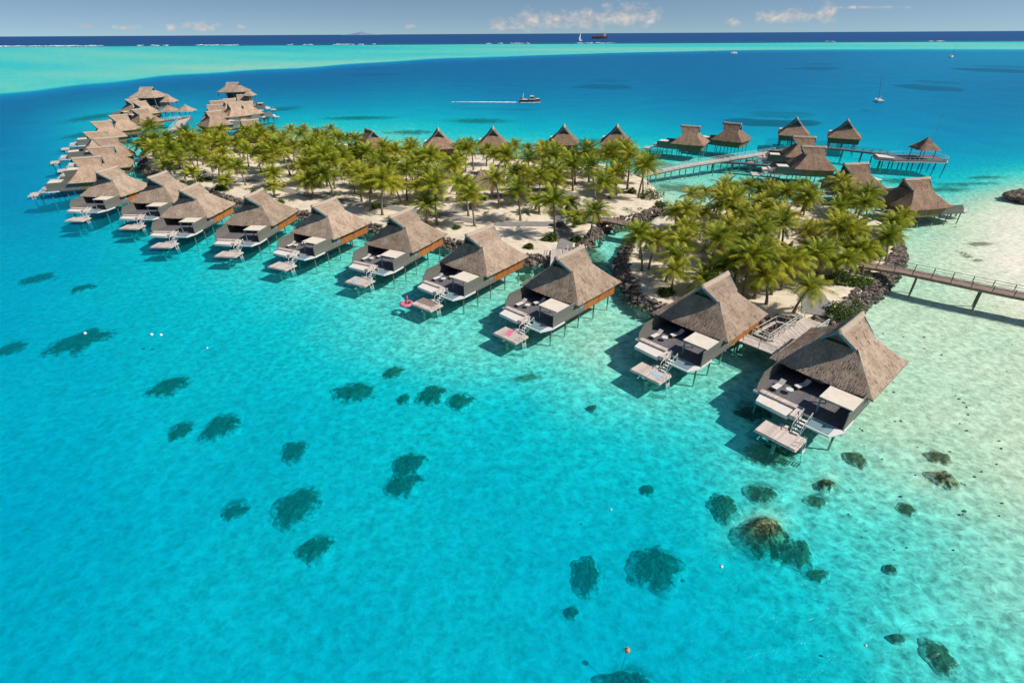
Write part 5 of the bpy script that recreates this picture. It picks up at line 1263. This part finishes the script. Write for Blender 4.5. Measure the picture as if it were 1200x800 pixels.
# blue curtain at the nearest villa
mb = MB()
for k in range(16):
    y = -1.3 + k * .1; mb.face([(3.75 + .07 * (k % 2), y, 2.06), (3.75 + .07 * ((k + 1) % 2), y + .1, 2.06), (3.75 + .07 * ((k + 1) % 2), y + .1, 4.0), (3.75 + .07 * (k % 2), y, 4.0)])
cu = part('curtain', mb, 'curtain', near[0])

def person(name, label, joints, edges, radii, loc, rz, swim):
    me = bpy.data.meshes.new('body'); me.from_pydata(joints, edges, []); o = link(name, me); me.materials.append(M['skin'])
    sk = o.modifiers.new('skin', 'SKIN')
    for i, r_ in enumerate(radii): me.skin_vertices[0].data[i].radius = (r_, r_)
    me.skin_vertices[0].data[0].use_root = True
    ss = o.modifiers.new('sub', 'SUBSURF'); ss.levels = 2; ss.render_levels = 2
    o.location = loc; o.rotation_euler = (0, 0, rz); tag(o, label, 'person'); return o
# seated body: pelvis, waist, chest, neck, head, head top ; arms ; legs
J = [(0,0,.12),(0,-.02,.30),(0,-.03,.50),(0,-.02,.62),(0,0,.70),(0,.01,.82), (.17,-.03,.52),(.30,.05,.32),(.34,.22,.18),(.36,.30,.15), (-.17,-.03,.52),(-.30,.05,.32),(-.34,.22,.18),(-.36,.30,.15), (.10,.06,.12),(.14,.46,.22),(.15,.86,.10),(.15,.98,.14), (-.10,.06,.12),(-.14,.46,.20),(-.15,.86,.08),(-.15,.98,.12)]
E_ = [(0,1),(1,2),(2,3),(3,4),(4,5),(2,6),(6,7),(7,8),(8,9),(2,10),(10,11),(11,12),(12,13),(0,14),(14,15),(15,16),(16,17),(0,18),(18,19),(19,20),(20,21)]
RD = [.15,.13,.16,.06,.09,.08,.06,.05,.038,.035,.06,.05,.038,.035,.10,.075,.05,.035,.10,.075,.05,.035]
v = near[3]; Mz = Matrix.Translation(v.location) @ Matrix.Rotation(v.rotation_euler[2], 4, 'Z'); q = Mz @ Vector((14.6, -4.2, 0))
q = at(476.5, 357, 0)
t = thing('swim_ring', 'pink inflatable ring floating left of a swim platform', 'pool float', None, (q.x, q.y, 0)); mb = MB()
ring = [(.85 * math.cos(a), .85 * math.sin(a), .15) for a in np.linspace(0, 2 * math.pi, 25)]
part('ring', MB().tube(ring, .27, 10, False), 'pink', t, True)
part('ring_neck', MB().tube([(0, .85, .3), (0, 1.0, .7), (0, .9, 1.0), (0, 1.1, 1.1)], [.14, .11, .1, .05], 8), 'pink', t, True)
ps = person('person', 'person in dark swimwear sitting in the pink inflatable ring', J, E_, RD, (q.x, q.y - .15, .16), R(150), True)
part('swimwear', MB().tube([(0, 0, .06), (0, -.01, .26)], [.175, .155], 12), 'swim', ps, True)
part('hair', MB().blob((0, -.02, .82), (.105, .115, .11), .05, 2), 'hair', ps, True)
# golf cart by the fork of the path
q = at(656, 264, 1.35); t = thing('golf_cart', 'small dark golf cart parked on the path near the bridge', 'golf cart', None, (q.x, q.y, gz(q.x, q.y) + .14), R(70))
part('body', MB().hexa([(-1.2, -.6, .3), (1.2, -.6, .3), (1.2, .6, .3), (-1.2, .6, .3), (-1.2, -.6, .8), (1.0, -.55, .7), (1.0, .55, .7), (-1.2, .6, .8)]), 'navy_hull', t)
part('roof', MB().box(-1.0, .7, -.6, .6, 1.8, 1.88), 'grey_wood', t); part('seat', MB().box(-.6, 0, -.5, .5, .8, 1.0).box(-.7, -.55, -.5, .5, 1.0, 1.35), 'canvas', t)
for x, y in ((-.9, -.55), (-.9, .55), (.6, -.55), (.6, .55)): part('roof_post', MB().beam((x, y, .75), (x, y, 1.8), .05, .05), 'grey_wood', t)
for x in (-.8, .8):
    for y in (-.6, .6): part('wheel', MB().tube([(x, y - .09, .25), (x, y + .09, .25)], .25, 12), 'pile', t)
# white beach parasols and loungers far left under the palms
for i, (px, py) in enumerate(((236, 203), (246, 210), (226, 207), (258, 209), (275, 214))):
    o = copy_tree(lg); q = at(px, py, 1.3); o.location = (q.x, q.y, gz(q.x, q.y)); o.rotation_euler = (0, 0, R(40 + i * 9)); o.scale = (1.3,) * 3; o['label'] = 'pale beach lounger at the left end of the island, %s from the water' % ['third', 'first', 'second', 'fourth', 'fifth'][i]; o['group'] = 'beach loungers under the palms'

# ------------------------------------------------------------------ light, sky, render
SUN_AZ, SUN_EL = -14.0, 46.0
ld = bpy.data.lights.new('sun', 'SUN'); ld.energy = 4.7; ld.angle = R(.53); ld.color = (1, .95, .86); sun = bpy.data.objects.new('sun', ld); COL.objects.link(sun)
sd_ = Vector((math.cos(R(SUN_AZ)) * math.cos(R(SUN_EL)), math.sin(R(SUN_AZ)) * math.cos(R(SUN_EL)), math.sin(R(SUN_EL))))
sun.rotation_euler = sd_.to_track_quat('Z', 'Y').to_euler()
wd = bpy.data.worlds.new('World'); SC.world = wd; wd.use_nodes = True; nt = wd.node_tree; N = nt.nodes; L = nt.links; N.clear()
wo = N.new('ShaderNodeOutputWorld'); bg = N.new('ShaderNodeBackground'); sk = N.new('ShaderNodeTexSky'); sk.sky_type = 'NISHITA'; sk.sun_disc = False
sk.sun_elevation = R(SUN_EL); sk.sun_rotation = R(90 - SUN_AZ); sk.air_density = 1.0; sk.dust_density = .3; sk.ozone_density = 1.5
tint = N.new('ShaderNodeMixRGB'); tint.blend_type = 'MULTIPLY'; tint.inputs[0].default_value = 1; tint.inputs[2].default_value = SKYT = (1.12, 1.2, 1.2, 1)
L.new(sk.outputs[0], tint.inputs[1])
stc = N.new('ShaderNodeTexCoord'); sva = N.new('ShaderNodeVectorMath'); sva.operation = 'MULTIPLY_ADD'; sva.inputs[1].default_value = (1, 1, 2.2); sva.inputs[2].default_value = (0, 0, .11); L.new(stc.outputs['Generated'], sva.inputs[0])
svn = N.new('ShaderNodeVectorMath'); svn.operation = 'NORMALIZE'; L.new(sva.outputs[0], svn.inputs[0]); L.new(svn.outputs[0], sk.inputs[0])
# low cumulus along the horizon, placed by direction
tc = N.new('ShaderNodeTexCoord'); sx = N.new('ShaderNodeSeparateXYZ'); L.new(tc.outputs['Generated'], sx.inputs[0])
def math_(op, a, b=None, c=None):
    m = N.new('ShaderNodeMath'); m.operation = op
    for i, q in enumerate((a, b, c)):
        if q is None: continue
        if isinstance(q, (int, float)): m.inputs[i].default_value = q
        else: L.new(q, m.inputs[i])
    return m.outputs[0]
tx = math_('DIVIDE', sx.outputs[0], sx.outputs[1]); ty = math_('DIVIDE', sx.outputs[2], sx.outputs[1])
cmb = N.new('ShaderNodeCombineXYZ'); L.new(tx, cmb.inputs[0]); L.new(ty, cmb.inputs[1])
nz = N.new('ShaderNodeTexNoise'); nz.inputs['Scale'].default_value = 55; nz.inputs['Detail'].default_value = 7; nz.inputs['Roughness'].default_value = .6
mp = N.new('ShaderNodeMapping'); mp.inputs['Scale'].default_value = (1, 1.5, 1); L.new(cmb.outputs[0], mp.inputs[0]); L.new(mp.outputs[0], nz.inputs['Vector'])
CL = [(735, 19, 38, 11), (690, 23, 36, 9), (650, 24, 26, 8), (622, 25, 26, 10), (585, 28, 12, 6), (765, 17, 14, 5), (762, 26, 8, 2.5), (930, 19, 46, 6), (968, 16, 16, 9), (905, 20, 24, 6), (858, 27, 10, 4),
      (234, 31, 26, 4.5), (200, 32, 8, 3), (145, 32, 16, 2.2), (100, 30, 10, 2.5), (283, 31.5, 6, 2), (1010, 9, 60, 1.6), (480, 31, 8, 2), (600, 33, 30, 2)]
mask = None
for px, py, rx, ry in CL:
    # photo pixel -> direction
    u = px - 600; v_ = 400 - py; a = u * _c - v_ * _s; b = u * _s + v_ * _c; dy = F_PX * _cp + b * _sp; dz = -F_PX * _sp + b * _cp
    X0, Z0 = a / dy, dz / dy; sX = dy / rx * 1.0; sZ = dy / ry * .86
    q1 = math_('MULTIPLY', math_('SUBTRACT', tx, X0), sX); q2 = math_('MULTIPLY', math_('SUBTRACT', ty, Z0), sZ)
    e = math_('SUBTRACT', 1.0, math_('SQRT', math_('ADD', math_('MULTIPLY', q1, q1), math_('MULTIPLY', q2, q2))))
    mask = e if mask is None else math_('MAXIMUM', mask, e)
val = math_('ADD', math_('MULTIPLY', mask, .75), math_('MULTIPLY', math_('SUBTRACT', nz.outputs['Fac'], .42), 1.8))
cr = ramp(N, [(.10, (0, 0, 0)), (.95, (.85,) * 3)]); L.new(val, cr.inputs[0])
ccol = N.new('ShaderNodeMixRGB'); shade = ramp(N, [(.35, (0, 0, 0)), (.65, (1, 1, 1))]); L.new(nz.outputs['Fac'], shade.inputs[0]); L.new(shade.outputs[0], ccol.inputs[0])
ccol.inputs[1].default_value = (5.6, 5.4, 5.7, 1); ccol.inputs[2].default_value = (9.2, 8.5, 7.9, 1)
mxs = N.new('ShaderNodeMixRGB'); L.new(cr.outputs[0], mxs.inputs[0]); L.new(tint.outputs[0], mxs.inputs[1]); L.new(ccol.outputs[0], mxs.inputs[2])
L.new(mxs.outputs[0], bg.inputs[0]); bg.inputs[1].default_value = .078; L.new(bg.outputs[0], wo.inputs[0])
SC.view_settings.view_transform = 'Standard'; SC.view_settings.look = 'None'; SC.view_settings.exposure = 0; SC.view_settings.gamma = 1; SC.view_settings.use_curve_mapping = False
SC.cycles.max_bounces = 6; SC.cycles.transparent_max_bounces = 16; SC.cycles.diffuse_bounces = 2; SC.cycles.glossy_bounces = 2; SC.cycles.use_denoising = True
